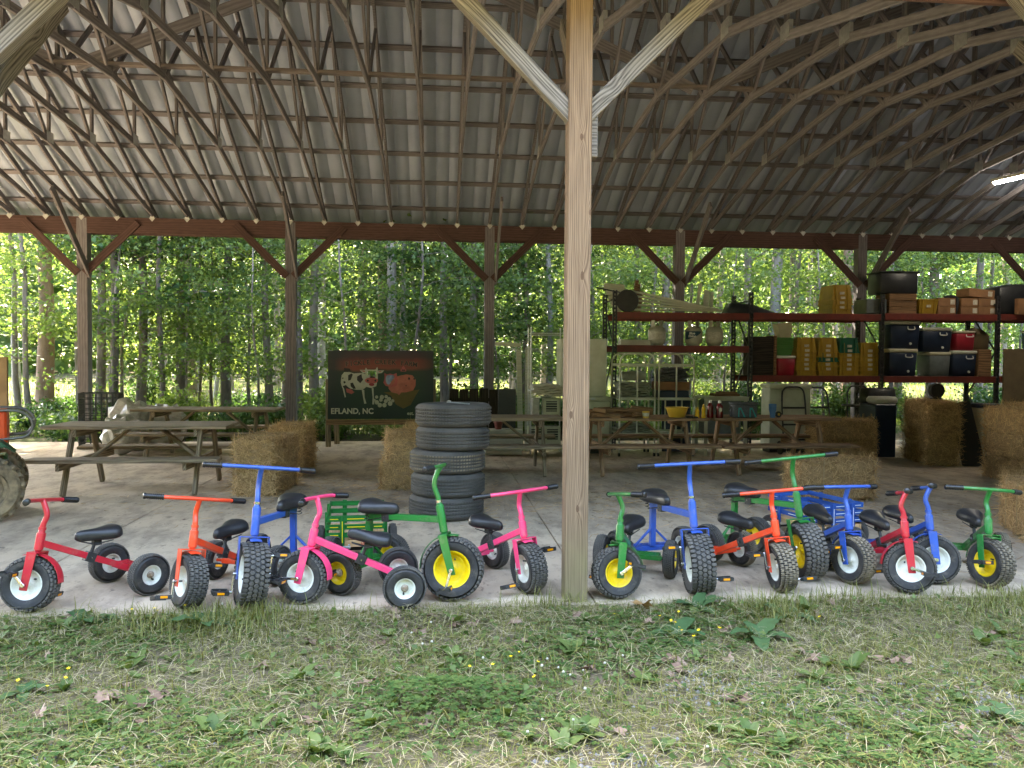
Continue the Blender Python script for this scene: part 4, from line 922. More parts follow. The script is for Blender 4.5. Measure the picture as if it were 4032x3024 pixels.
art('painted_cow_body', [(400, 520), (440, 470), (520, 465), (600, 490), (700, 480), (790, 500), (950, 640), (945, 705), (880, 730), (800, 710), (740, 760), (640, 760), (540, 740), (470, 690), (410, 730), (385, 640)], CW, z=2)
for p in (((440, 400), (530, 410), (545, 450), (500, 470), (440, 450)), ((505, 520), (560, 490), (580, 510), (545, 600), (505, 608)), ((650, 540), (720, 500), (730, 560), (748, 590), (700, 650), (648, 600)), ((540, 650), (580, 640), (630, 740), (590, 745), (545, 700)), ((425, 625), (455, 615), (468, 640), (440, 660)), ((400, 565), (430, 555), (425, 585)), ((415, 700), (470, 680), (520, 735), (440, 740))): art('painted_cow_patch', p, CB, z=3)
art('painted_udder', [(470, 735), (560, 755), (605, 800), (560, 830), (480, 800)], CP, z=2)
art('painted_cow_head', [(790, 390), (815, 425), (945, 425), (975, 380), (985, 410), (985, 560), (960, 700), (900, 712), (840, 690), (785, 560), (780, 420)], CW, [cow_hole], z=4)
art('painted_cow_ear', [(690, 430), (790, 430), (800, 480), (740, 490)], CW, z=5); art('painted_cow_ear', [(975, 440), (1090, 435), (1050, 480), (980, 490)], CW, z=5)
art('painted_ear_inside', [(715, 440), (775, 445), (770, 472)], CP, z=6); art('painted_ear_inside', [(990, 455), (1050, 445), (1020, 472)], CP, z=6)
art('painted_forehead', [(845, 545), (885, 530), (960, 548), (930, 562), (870, 562)], CB, z=6)
art('painted_muzzle', ell(882, 606, 108, 52, 20), CP, z=5); art('painted_mouth', ell(885, 672, 44, 24, 14), paintmat('mouth', (140, 44, 56)), z=6)
for x in (822, 945): art('painted_nostril', ell(x, 607, 16, 19, 10), CB, z=7)
art('painted_nest', [(1080, 800), (1200, 790), (1500, 770), (1665, 755), (1600, 860), (1520, 1010), (1400, 1070), (1280, 1000), (1200, 860)], HY, z=2)
art('painted_pig_body', [(1250, 560), (1330, 525), (1450, 502), (1550, 515), (1605, 590), (1600, 690), (1560, 770), (1440, 800), (1370, 800), (1330, 845), (1300, 820), (1210, 800), (1160, 740), (1160, 680)], PG, z=3)
art('painted_pig_head', [(1090, 480), (1130, 500), (1240, 500), (1290, 480), (1310, 600), (1290, 690), (1200, 715), (1110, 690), (1075, 640), (1095, 560)], CP, [pig_hole], z=4)
for x, y, r in ((1494, 570, 17), (1578, 575, 13), (1445, 690, 9)): art('painted_pig_spot', ell(x, y, r, r*1.3, 10), CB, z=4)
for i, (x, y, r) in enumerate(((965, 878, 26), (1052, 878, 34), (1120, 872, 28), (1168, 912, 34), (1228, 940, 26), (968, 965, 36), (1035, 925, 30), (1115, 945, 32), (1185, 985, 38), (1018, 1012, 36), (1092, 1012, 36), (930, 930, 22))): art('painted_egg', ell(x, y, r, r*1.05, 14), EG, z=4+(i % 3))
art('painted_farmhouse', [(1355, 410), (1375, 410), (1375, 390), (1400, 360), (1425, 390), (1425, 410), (1447, 410), (1447, 452), (1355, 452)], CP, z=2)
art('painted_window', [(1372, 422), (1432, 422), (1432, 442), (1372, 442)], CB, z=3)
LD, LL = paintmat('letter_dark', (44, 30, 34)), paintmat('letter_light', (196, 194, 180))
def arc_text(txt, x0, x1, y, sag, h):
    n = len(txt)
    for i, chx in enumerate(txt):
        if chx == ' ': continue
        u = i/(n-1); px = x0+(x1-x0)*u; py = y+sag*(2*u-1)**2; X, Y = S2(px, py); a = -math.atan2(sag*4*(2*u-1)/(x1-x0), 1)
        put('outline_letter', text_mesh(chx, h, .0003, bold=.0065), paint_outline, sg, Matrix.Translation((X, -.0092, Y)) @ Q @ Matrix.Rotation(a, 4, 'Z'))
        put('letter', text_mesh(chx, h, .0003, bold=.0030), LD, sg, Matrix.Translation((X, -.0100, Y)) @ Q @ Matrix.Rotation(a, 4, 'Z'))
paint_outline = paintmat('letter_edge', (150, 118, 100))
arc_text('FICKLE CREEK FARM', 485, 1590, 302, 38, .112)
X, Y = S2(570, 1115); put('lettering', text_mesh('EFLAND, NC', .135, .0004, bold=.004), LL, sg, Matrix.Translation((X, -.0095, Y)) @ Q @ Matrix.Scale(.96, 4, (1, 0, 0)))
X, Y = S2(1520, 1150); put('lettering', text_mesh('est.', .085, .0004, bold=.002), LL, sg, Matrix.Translation((X, -.0095, Y)) @ Q)
X, Y = S2(1695, 1130); put('lettering', text_mesh('199', .125, .0004, bold=.003), LL, sg, Matrix.Translation((X, -.0095, Y)) @ Q)
board('bottom_rail', (-SW/2-.03, -.02, -SH/2-.055), (SW/2+.03, -.02, -SH/2-.055), .05, .09, 'table_warm', sg)
for s in (-1, 1): board('leg', (s*(SW/2+.0), .04, -1.085), (s*(SW/2), .04, .1), .045, .09, 'table_wood', sg, up=(1, 0, 0)); board('back_leg', (s*(SW/2-.1), .09, .3), (s*(SW/2-.1), .55, -1.09), .04, .09, 'table_wood', sg, up=(1, 0, 0))

# ================================================================ STORAGE RACKS
RF, RB = 13.6, 14.42
def upright(name, x, parent, h=2.75):
    for y in (RF, RB):
        mb = MB()
        # slotted post: two flanges with rungs between the holes
        mb.box((x-.026, y, h/2), (.022, .05, h)).box((x+.026, y, h/2), (.022, .05, h))
        z = .06
        while z < h: mb.box((x, y, z), (.032, .048, .030)); z += .068
        put('slotted_upright', mb.mesh('slotted_upright'), 'rack_black', parent)
    for k, (z0, z1) in enumerate(((.15, .95), (1.75, .95), (1.75, 2.5))): board('rack_strut', (x, RF+.03, z0), (x, RB-.03, z1), .02, .03, 'rack_black', parent)
    for z in (.12, 2.6): board('rack_strut', (x, RF+.03, z), (x, RB-.03, z), .02, .03, 'rack_black', parent)
def rack(x0, x1, levels, label, first=True):
    t = thing('pallet_rack', label, 'shelf rack', T(0, 0, 0), 'heavy storage racks with red beams')
    if first: upright('u', x0, t)
    upright('u', x1, t)
    for z in levels:
        for y in (RF-.02, RB+.02): board('shelf_beam', (x0+.04, y, z-.065), (x1-.04, y, z-.065), .045, .115, 'rack_red', t)
        for i in range(8): board('deck_slat', (x0+.16+i*(x1-x0-.32)/7, RF+.004, z-.02), (x0+.16+i*(x1-x0-.32)/7, RB-.004, z-.02), .20, .018, 'dark_wood', t)
    return t
X1, X2, X3, X4, X5 = 3.03, 5.45, 7.86, 10.05, 12.2
rack(X1, X2, (2.385, 1.815), 'black and red pallet rack holding gas cylinders and white gutters')
rack(X2, X3, (2.40, 1.305), 'black and red pallet rack holding yellow crates and a red cooler', False)
rack(X3, X4, (2.42, 1.305), 'black and red pallet rack holding blue coolers under cardboard boxes', False)
rack(X4, X5, (2.43, 1.31), 'black and red pallet rack holding a black cover beside tall panels', False)
Z1a, Z1b, Z2a, Z2b, Z3a = 2.3745, 1.8045, 2.3895, 1.2945, 2.4095
def bx(name, label, cat, x0, x1, z0, z1, mat, y0=13.66, dep=.5, bev=.012, group=None, rz=0):
    o = put(name, MB().box((0, 0, (z1-z0)/2), (x1-x0, dep, z1-z0)).mesh(name, bevel=bev), mat, None, T((x0+x1)/2, y0+dep/2, z0, rz)); return tag(o, label, cat, group)

# rack 1, top: disc, tarp poles, gutters
dsc = thing('round_griddle', 'round black disc standing on edge on top of the rack', 'disc', T(3.28, 13.72, Z1a+.205, 0, radians(90)))
put('disc', MB().lathe([(0, -.012), (.185, -.012), (.198, 0), (.19, .014), (0, .02)], 36).mesh('disc', smooth=True), 'black_metal', dsc)
put('handle', MB().tube([(-.14, .145, 0), (-.55, .22, .02)], .011, 8).mesh('handle'), 'black_metal', dsc)
for i in range(5):   # long white gutters fanned on top of each other
    z = Z1a+.045+i*.052; o = thing('white_gutter', 'long white channel gutter on top of the rack, %s in the fanned pile' % ('lowest', 'second lowest', 'middle', 'second highest', 'highest')[i], 'gutter', T(4.12-.05*i, 13.80-.012*i, z, radians(-4-1.2*i), 0, radians(.3+2.9*i)), 'white gutters on the rack')
    Lg = 1.55
    put('channel', MB().box((Lg*.06, 0, 0), (Lg, .08, .004)).box((Lg*.06, -.04, .014), (Lg, .004, .032)).box((Lg*.06, .04, .014), (Lg, .004, .032)).mesh('channel'), 'white_wood', o)
    put('end_board', MB().box((-Lg*.5-.10, .02, .03), (.36, .025, .095), Matrix.Rotation(radians(-8), 3, 'Y')).mesh('end_board', bevel=.003), 'white_wood', o)
for i, (x, tilt, h) in enumerate(((3.44, 12, .62), (3.52, 9, .55), (3.60, 7, .42), (4.66, 8, .58), (4.80, 5, .46), (4.86, 3, .44), (4.94, 2, .42))):
    tag(put('leaning_stake', MB().box((0, 0, h/2), (.055, .045, h)).mesh('stake', bevel=.004), 'crate_wood' if i < 3 else 'white_wood', None, T(x, 14.2, Z1a, 0, 0, radians(tilt))), 'upright %s stake on top of the rack, %s' % (('brown' if i < 3 else 'pale'), ('tallest behind the black disc', 'second behind the black disc', 'shortest behind the black disc', 'tallest above the gas cylinders', 'second above the gas cylinders', 'third above the gas cylinders', 'shortest above the gas cylinders')[i]), 'stake', 'stakes on the rack')
tag(put('folded_tarp', MB().add([(-.5, -.2, 0), (.45, -.2, 0), (.45, .2, 0), (-.5, .2, 0), (-.42, -.15, .20), (.0, -.12, .16), (.0, .12, .16), (-.42, .15, .20)], [(0, 1, 5, 4), (1, 2, 6, 5), (2, 3, 7, 6), (3, 0, 4, 7), (4, 5, 6, 7), (3, 2, 1, 0)]).mesh('tarp', bevel=.02, smooth=True, angle=60), 'black_plastic', None, T(5.62, 14.0, Z2a)), 'dark folded tarp sloping on top of the racks beside the gutters', 'tarp')
# propane cylinders and a foam box
def cylinder(x, label, wrap):
    t = thing('gas_cylinder', label, 'gas cylinder', T(x, 13.86, Z1b), 'gas cylinders on the rack')
    r = .152
    put('tank', MB().lathe([(0, .02), (.08, .02), (.12, .035), (r*.98, .08), (r, .11), (r, .26), (r*.97, .29), (.11, .335), (.05, .352), (0, .354)], 30).mesh('tank', smooth=True, angle=50), 'tank_paint', t)
    put('foot_ring', MB().lathe([(.105, 0), (.11, 0), (.11, .04), (.105, .04)], 24, closed=True).mesh('foot'), 'tank_paint', t)
    cl = MB()
    for a0 in (0, pi):
        V = []; F = []
        for i in range(9):
            a = a0-.95+i*1.9/8; z1 = .45
            for rr in (.098, .102): V += [(rr*cos(a), rr*sin(a), .33), (rr*cos(a), rr*sin(a), z1)]
        for i in range(8): b = i*4; F += [(b, b+4, b+5, b+1), (b+2, b+3, b+7, b+6), (b+1, b+5, b+7, b+3)]
        cl.add(V, F)
    put('collar', cl.mesh('collar'), 'tank_paint', t)
    put('valve', MB().tube([(0, 0, .35), (0, 0, .41)], .014, 10).tube([(0, 0, .39), (0, -.05, .395)], .012, 10).mesh('valve', smooth=True), 'rust', t)
    if wrap == 'blue':
        V = []; F = []; n = 14
        for i in range(n+1):
            a = radians(-170+i*118/n); zb = .115+.12*(i/n)**2; V += [(r*1.008*cos(a), r*1.008*sin(a), zb), (r*1.008*cos(a), r*1.008*sin(a), .26)]
        for i in range(n): F.append((2*i, 2*i+2, 2*i+3, 2*i+1))
        put('blue_label', MB().add(V, F).mesh('label', smooth=True), 'tank_blue', t)
        for tx, z in (('Blue', .222), ('Rhino', .172)):
            me = text_mesh(tx, .058, .0006, align='CENTER', shear=.2, bold=.0015)
            co = np.zeros(len(me.vertices)*3); me.vertices.foreach_get('co', co); co = co.reshape(-1, 3); a = co[:, 0]/r+radians(-118); rr = r*1.014+co[:, 2]
            co = np.stack([rr*np.cos(a), rr*np.sin(a), co[:, 1]+z], 1); me.vertices.foreach_set('co', co.ravel()); me.update(); put('lettering', me, 'cap_white', t)
    else:
        put('paper_label', MB().lathe([(r*1.006, .115), (r*1.006, .25)], 30).mesh('label', smooth=True), 'label', t)
    return t
cylinder(3.85, 'pale gas cylinder with paper wrap beside the white foam box', 'plain'); cylinder(4.51, 'gas cylinder with a dark blue brand label on the rack', 'blue'); cylinder(4.89, 'pale gas cylinder with paper wrap beside the blue-labelled one', 'plain')
bx('foam_box', 'long low white foam box on the rack beside a gas cylinder', 'box', 3.14, 3.68, Z1b, Z1b+.10, 'foam', 13.63, .2)

# yellow nesting crates
def crate_mesh(w, d, h):
    mb = MB(); tp = .03
    mb.add([(-w/2+tp, -d/2+tp, 0), (w/2-tp, -d/2+tp, 0), (w/2-tp, d/2-tp, 0), (-w/2+tp, d/2-tp, 0), (-w/2, -d/2, h), (w/2, -d/2, h), (w/2, d/2, h), (-w/2, d/2, h), (-w/2+.012, -d/2+.012, h), (w/2-.012, -d/2+.012, h), (w/2-.012, d/2-.012, h), (-w/2+.012, d/2-.012, h), (-w/2+tp+.012, -d/2+tp+.012, .012), (w/2-tp-.012, -d/2+tp+.012, .012), (w/2-tp-.012, d/2-tp-.012, .012), (-w/2+tp+.012, d/2-tp-.012, .012)],
           [(3, 2, 1, 0), (0, 1, 5, 4), (1, 2, 6, 5), (2, 3, 7, 6), (3, 0, 4, 7), (4, 5, 9, 8), (5, 6, 10, 9), (6, 7, 11, 10), (7, 4, 8, 11), (8, 9, 13, 12), (9, 10, 14, 13), (10, 11, 15, 14), (11, 8, 12, 15), (12, 13, 14, 15)])
    return mb.mesh('crate')
def crate_parts(w, d, h):
    rim = MB()
    for y in (-d/2-.004, d/2+.004): rim.box((0, y, h-.008), (w+.02, .012, .018))
    for x in (-w/2-.004, w/2+.004): rim.box((x, 0, h-.008), (.012, d, .018))
    ribs = [MB().box((x, -d/2+.006, h*.5), (.016, .022, h*.92), Matrix.Rotation(radians(5), 3, 'X')).mesh('rib') for x in (-w*.30, w*.30)]
    return crate_mesh(w, d, h), rim.mesh('rim'), ribs[0], ribs[1], MB().box((0, -d/2+.002, h*.55), (.08, .014, .045)).mesh('tag')
CRATE = crate_parts(.365, .55, .27)
def crate(x, z, mat, label, group='stacked crates on the racks', rz=0, flip=False, y=13.95):
    t = thing('nesting_crate', label, 'crate', T(x, y, z, rz) @ (Matrix.Translation((0, 0, .27)) @ Matrix.Rotation(pi, 4, 'Y') if flip else Matrix.Identity(4)), group)
    for nm, me, m in zip(('tub', 'rim', 'rib', 'rib', 'paper_tag'), CRATE, (mat, mat, mat, mat, 'label')): put(nm, me, m, t)
    return t
ORD = ('bottom', 'second from the bottom', 'third from the bottom', 'fourth from the bottom', 'fifth from the bottom', 'sixth from the bottom', 'seventh from the bottom')
def stack(x, mats, where, z0=Z2b, step=.082):
    for i, m in enumerate(mats):
        # each crate nests upside down over the one below, so a band of each shows
        crate(x, z0+i*step, m, '%s plastic crate %s, %s' % ('yellow' if m[0] == 'y' else 'teal green', where, ORD[i]), rz=radians(random.uniform(-2, 2)), flip=True)
Yp, Gp = 'yellow_plastic', 'green_plastic'
stack(6.52, [Yp]*6, 'in the stack beside the red cooler'); stack(6.915, [Yp, Yp, Yp, Gp, Yp, Yp], 'in the stack with one teal band'); stack(7.31, [Yp, Yp, Yp, Yp, Yp, Gp], 'in the stack topped with teal'); stack(7.70, [Yp]*5, 'in the shorter stack beside the blue coolers')
stack(7.16, [Yp]*4, 'in the stack on top of the rack', Z2a, .085); crate(8.78, Z3a, Yp, 'single yellow plastic crate between wooden crate and cardboard on top of the rack')
# tubs and coolers
def cooler(x0, x1, z0, z1, body, lid, label, y0=13.64, dep=.42, handle=True, tap=True):
    w, h = x1-x0, z1-z0; t = thing('cool_box', label, 'cooler', T((x0+x1)/2, y0+dep/2, z0), 'cool boxes on the racks')
    lh = h*.13
    put('body', MB().add([(-w*.46, -dep*.46, 0), (w*.46, -dep*.46, 0), (w*.46, dep*.46, 0), (-w*.46, dep*.46, 0), (-w/2, -dep/2, h-lh), (w/2, -dep/2, h-lh), (w/2, dep/2, h-lh), (-w/2, dep/2, h-lh)], [(3, 2, 1, 0), (0, 1, 5, 4), (1, 2, 6, 5), (2, 3, 7, 6), (3, 0, 4, 7), (4, 5, 6, 7)]).mesh('body', bevel=.018, smooth=True, angle=50), body, t)
    put('lid', MB().box((0, 0, h-lh/2+.002), (w+.012, dep+.012, lh)).mesh('lid', bevel=.014, smooth=True, angle=50), lid, t)
    hx = w*.18
    if handle: put('handle', MB().tube(bez([(hx-.06, -dep/2-.004, h*.80), (hx-.058, -dep/2-.02, h*.70), (hx+.058, -dep/2-.02, h*.70), (hx+.06, -dep/2-.004, h*.80)], 5), .009, 8).mesh('handle', smooth=True), 'cap_white', t)
    if tap: put('drain_plug', MB().lathe([(0, 0), (.024, 0), (.018, .02), (0, .02)], 12, 'Y').xform(Matrix.Rotation(pi, 4, 'Z')).mesh('plug'), 'cap_white', t, T(hx, -dep*.475, h*.18))
    return t
cooler(5.97, 6.30, Z2b, 1.645, 'red_plastic', 'cap_white', 'red cool box with white lid under the green tubs', handle=False, tap=False)
for i in range(5): tag(put('green_tub', MB().lathe([(0, 0), (.135, 0), (.16, .10), (.172, .105), (.172, .118), (.155, .118), (.13, .01), (0, .01)], 4).xform(Matrix.Rotation(radians(45), 4, 'Z')).xform(Matrix.Scale(1.3, 4)).mesh('green_tub'), 'leaf_green_plastic', None, T(6.14, 13.88, 1.648+i*.042)), 'green square tub nested above the red cool box, %s' % ORD[i], 'tub', 'nested green tubs')
for i in range(2): tag(put('white_tub', MB().lathe([(0, 0), (.12, 0), (.15, .16), (.158, .165), (.158, .175), (.145, .175), (.115, .01), (0, .01)], 4).xform(Matrix.Rotation(radians(45), 4, 'Z')).xform(Matrix.Scale(1.2, 4)).mesh('white_tub'), 'cream_plastic', None, T(6.16, 13.88, 1.972+i*.05, 0, 0, radians(-5*i))), 'cream square tub on the green tubs, %s' % ('lower', 'upper and tilted')[i], 'tub', 'cream tubs')
cooler(8.05, 8.61, 1.79, 2.285, 'navy', 'white_plastic', 'large navy cool box with white lid, stacked on another navy one under the black bin')
cooler(8.04, 8.57, Z2b, 1.785, 'navy', 'cream_plastic', 'large navy cool box with cream lid carrying another beneath the black bin')
cooler(8.66, 9.22, 1.735, 2.17, 'navy', 'white_plastic', 'navy cool box on the cream-lidded tub, in the middle of the coolers')
cooler(9.30, 9.66, 1.765, 2.12, 'red_plastic', 'cream_plastic', 'red cool box with square white handle among the navy coolers', tap=False)
cooler(8.80, 9.20, Z2b, 1.73, 'grey_plastic', 'cream_plastic', 'grey tub with thick cream lid between two navy coolers', handle=False, tap=False)
cooler(9.24, 9.70, Z2b, 1.76, 'navy', 'white_plastic', 'navy cool box carrying the red one')
cooler(10.85, 11.4, 1.79, 2.15, 'blue_cooler', 'white_plastic', 'bright blue cool box with white lid on the last rack', tap=False)
bx('plastic_bin', 'blue grey plastic bin under the bright blue cool box', 'bin', 10.80, 11.45, Z2b+.0105, 1.787, 'navy', 13.66, .44)
bag_ = tag(put('paper_sack', MB().add([(-.17, -.12, 0), (.17, -.12, 0), (.17, .12, 0), (-.17, .12, 0), (-.19, -.14, .22), (.16, -.14, .26), (.17, .13, .27), (-.18, .13, .22), (-.10, -.05, .40), (.10, -.06, .36), (.10, .04, .36), (-.10, .04, .40)], [(3, 2, 1, 0), (0, 1, 5, 4), (1, 2, 6, 5), (2, 3, 7, 6), (3, 0, 4, 7), (4, 5, 9, 8), (5, 6, 10, 9), (6, 7, 11, 10), (7, 4, 8, 11), (8, 9, 10, 11)]).mesh('sack', bevel=.02, smooth=True, angle=70), 'tan_panel', None, T(9.86, 13.9, 1.79)), 'crumpled tan sack slumped beside the red cool box', 'sack')
bx('brown_box', 'dark brown box under the tan sack at the end of the coolers', 'box', 9.74, 10.0, Z2b, 1.788, 'crate_wood', 13.66, .4)
# rack 2 left: dark panel box
bx('dark_cabinet', 'dark brown cabinet standing on the crate rack shelf beside the red cool box', 'cabinet', 5.52, 5.90, Z2b, 1.98, 'dark_wood', 13.65, .45)
bx('dark_board', 'tall dark board on edge beside the dark cabinet', 'board', 5.905, 5.955, Z2b, 2.0, 'crate_wood', 13.65, .45, .004)
# top of racks 3, 4
bb = thing('black_bin', 'big black plastic bin on the wooden crate on top of the rack', 'bin', T(8.22, 13.9, 2.775)); put('bin', MB().box((0, 0, .19), (.70, .46, .38)).mesh('bin', bevel=.02, smooth=True, angle=50), 'black_plastic', bb); put('rim', MB().box((0, 0, .385), (.74, .5, .03)).mesh('rim', bevel=.008), 'black_plastic', bb)
bx('grey_bin', 'grey ribbed plastic bin on top of the rack beside the wooden crate', 'bin', 7.60, 7.98, Z3a, 2.67, 'grey_plastic', 13.66, .45)
wc = thing('wooden_crate', 'slatted wooden crate on top of the rack under the black bin', 'crate', T(8.29, 13.90, Z3a))
for z in (.062, .183, .304):
    for y in (-.22, .22): board('slat', (-.26, y, z), (.26, y, z), .016, .112, 'crate_wood', wc)
    for x in (-.252, .252): board('slat', (x, -.212, z), (x, .212, z), .016, .112, 'crate_wood', wc)
for x in (-.236, .236):
    for y in (-.205, .205): board('corner_post', (x, y, .0), (x, y, .36), .022, .022, 'crate_wood', wc, up=(1, 0, 0))
board('base', (-.24, 0, .012), (.24, 0, .012), .40, .016, 'crate_wood', wc)
board('cover', (-.26, 0, .3625), (.26, 0, .3625), .46, .004, 'crate_wood', wc)
def cbox(x, z, w, h, label, rz=0, dep=.34, y=13.88, tilt=0):
    t = thing('cardboard_box', label, 'box', T(x, y, z, rz, 0, tilt), 'cardboard boxes on the rack')
    put('carton', MB().box((0, 0, h/2), (w, dep, h)).mesh('carton', bevel=.004), 'cardboard', t); put('white_sticker', MB().box((w*.32, -dep/2-.001, h*.52), (.085, .003, .09)).mesh('sticker'), 'label', t); put('tape', MB().box((0, 0, h+.0006), (w, .05, .0015)).mesh('tape'), 'tan_panel', t); return t
cbox(9.15, Z3a, .34, .15, 'brown carton with white sticker beside the yellow crate, lower of two'); cbox(9.15, Z3a+.152, .33, .15, 'brown carton with white sticker beside the yellow crate, upper of two')
cbox(9.58, Z3a, .33, .15, 'brown carton with white sticker beyond the black strap, lower of two'); cbox(9.585, Z3a+.152, .32, .15, 'brown carton with white sticker beyond the black strap, upper of two')
cbox(9.92, Z3a, .33, .15, 'brown carton with white sticker beside the black cover, lowest of three'); cbox(9.925, Z3a+.152, .33, .15, 'brown carton with white sticker beside the black cover, middle of three'); cbox(9.80, Z3a+.318, .52, .15, 'wide brown carton tilted on top of the other cartons', radians(3), tilt=radians(4))
tag(put('black_strap', MB().tube(bez([(0, 0, 0), (.02, -.02, .15), (.03, 0, .30), (-.06, .02, .335), (-.2, .02, .315)], 6), .03, 8).mesh('strap', smooth=True), 'black_plastic', None, T(9.365, 13.80, Z3a)), 'thick black strap hanging between the cartons on the rack', 'strap')
tag(put('black_cover', MB().add([(-.4, -.25, 0), (.5, -.25, 0), (.5, .25, 0), (-.4, .25, 0), (-.38, -.23, .50), (.5, -.24, .58), (.5, .23, .6), (-.36, .2, .52), (.1, -.26, .56), (.1, .22, .6)], [(3, 2, 1, 0), (0, 1, 5, 8, 4), (1, 2, 6, 5), (2, 3, 7, 9, 6), (3, 0, 4, 7), (4, 8, 9, 7), (8, 5, 6, 9)]).mesh('cover', bevel=.02, smooth=True, angle=70), 'black_plastic', None, T(10.52, 13.92, 2.421)), 'black fabric cover over a bulky load on the last rack', 'cover')
cbox(10.48, 2.4195, .3, .28, 'reddish carton in front of the black cover', y=13.625-.12+.0, dep=.1)
bx('leaning_door', 'tall brown grey door leaning on the last rack', 'door', 10.12, 10.66, 0.0, 1.80, 'tan_panel', 13.50, .04, .004)

# ================================================================ FLOOR STORAGE IN THE BACK ROW
# white hoop carts
def hoop_cart(x, label):
    w = .575; t = thing('hoop_cart', label, 'cart', T(x, 12.6, 0), 'white hoop carts behind the tables')
    for y in (0, .62):
        hp = [(-w/2, y, .04), (-w/2, y, 1.42)]+[(-w/2+.13-.13*cos(a), y, 1.5+.155*sin(a)) for a in [radians(q) for q in range(0, 91, 15)]]+[(w/2-.13+.13*sin(a), y, 1.5+.155*cos(a)) for a in [radians(q) for q in range(0, 91, 15)]]+[(w/2, y, 1.42), (w/2, y, .04)]
        put('hoop', MB().tube(hp, .0145, 10).mesh('hoop', smooth=True), 'white_enamel', t)
        for z in (1.47, .93, .36): put('rail', MB().box((0, y-.016, z), (w, .012, .045)).mesh('rail', bevel=.002), 'white_enamel', t)
        put('centre_bar', MB().tube([(0, y, .3), (0, y, 1.47)], .0135, 10).mesh('centre_bar', smooth=True), 'white_enamel', t)
    for z in (.93, .36): put('shelf', MB().box((0, .31, z-.012), (w-.03, .58, .016)).mesh('shelf'), 'white_enamel', t)
    for sx in (-1, 1):
        for y in (0, .62): put('caster', MB().tube([(sx*w/2-.014, y, .031), (sx*w/2+.014, y, .031)], .03, 16).mesh('caster'), 'black_metal', t)
    return t
hoop_cart(3.19, 'white tubular hoop cart loaded with folded grey tarps'); hoop_cart(3.83, 'white tubular hoop cart loaded with brown boxes')
def tarp_stack(name, n, w, mx, mat, label, cat):
    t = thing(name, label, cat, mx); mb = MB(); h = .036
    for i in range(n):
        off = random.uniform(-.03, .03); z = i*h*1.02
        sec = [(h/2*.98*cos(a), h/2*sin(a)) for a in [2*pi*k/10 for k in range(10)]]
        V = []; F = []; L = w+random.uniform(-.05, .05); m = 12
        for j in range(m+1):
            u = j/m; x = (u-.5)*L; zz = z+h/2+.010*sin(u*7+i)+.006*sin(u*17+i*3)
            for (a, b) in [(-.2+a*1.2, b) for a, b in sec[3:8]]+[(.2+a*1.2, b) for a, b in sec[8:]+sec[:3]]: V.append((x+off, a, zz+b))
        k = len(sec)
        for j in range(m):
            for q in range(k): F.append((j*k+q, j*k+(q+1) % k, (j+1)*k+(q+1) % k, (j+1)*k+q))
        F += [tuple(reversed(range(k))), tuple(range(m*k, m*k+k))]
        put('fold', MB().add(V, F).mesh('fold', smooth=True, angle=80), mat, t)
    return t
tarp_stack('tarp_pile', 7, .50, T(3.16, 12.86, .936), 'tarp', 'pile of folded grey tarps on the upper shelf of a hoop cart', 'tarp')
tarp_stack('tarp_pile', 4, .50, T(3.18, 12.86, .366), 'tarp', 'thin pile of folded tarps on the lower shelf of a hoop cart', 'tarp')
tag(put('rolled_tarp', MB().tube([(-.19, 0, 0), (.19, 0, .01)], .075, 18).mesh('rolled', smooth=True, angle=60), 'tarp', None, T(3.15, 12.72, 1.29)), 'rolled grey tarp lying on the folded tarp pile', 'tarp')
bx('wine_carton', 'low dark carton on the hoop cart under the brown one', 'box', 3.58, 4.06, .936, 1.06, 'navy', 12.66, .5); bx('brown_carton', 'brown carton on the hoop cart above the dark one', 'box', 3.57, 4.08, 1.062, 1.20, 'cardboard', 12.68, .48)
tarp_stack('blanket_pile', 6, .44, T(3.82, 12.92, 1.203), 'heather', 'pile of grey blankets on top of the brown carton', 'blanket')
# white steel work table with green cupboard under
wt = thing('steel_work_table', 'white steel work table behind the ketchup bottles', 'table', T(4.66, 12.85, 0))
put('table_top', MB().box((0, 0, .95), (.74, .55, .035)).box((0, -.268, .925), (.74, .014, .05)).mesh('top', bevel=.004), 'white_enamel', wt)
for sx in (-1, 1):
    for sy in (-1, 1): put('leg', MB().box((sx*.33, sy*.24, .465), (.045, .045, .93)).mesh('leg'), 'white_enamel', wt)
put('back_panel', MB().box((0, .05, .62), (.60, .35, .56)).mesh('panel', bevel=.01), 'grey_plastic', wt); board('lower_rail', (-.31, -.24, .30), (.31, -.24, .30), .03, .04, 'white_wood', wt)
tag(put('scrap_board', MB().box((0, 0, .02), (.42, .28, .04)).box((.04, .02, .055), (.30, .2, .03)).mesh('scrap', bevel=.005), 'crate_wood', None, T(4.72, 12.85, .968)), 'brown scrap boards lying on the white steel work table', 'boards')
tag(put('dark_sheet', MB().box((0, 0, .47), (.50, .04, .94)).mesh('dark', bevel=.006), 'navy', None, T(4.05, 13.28, 0, 0, radians(-4))), 'dark sheet standing on edge behind the hoop cart', 'sheet')
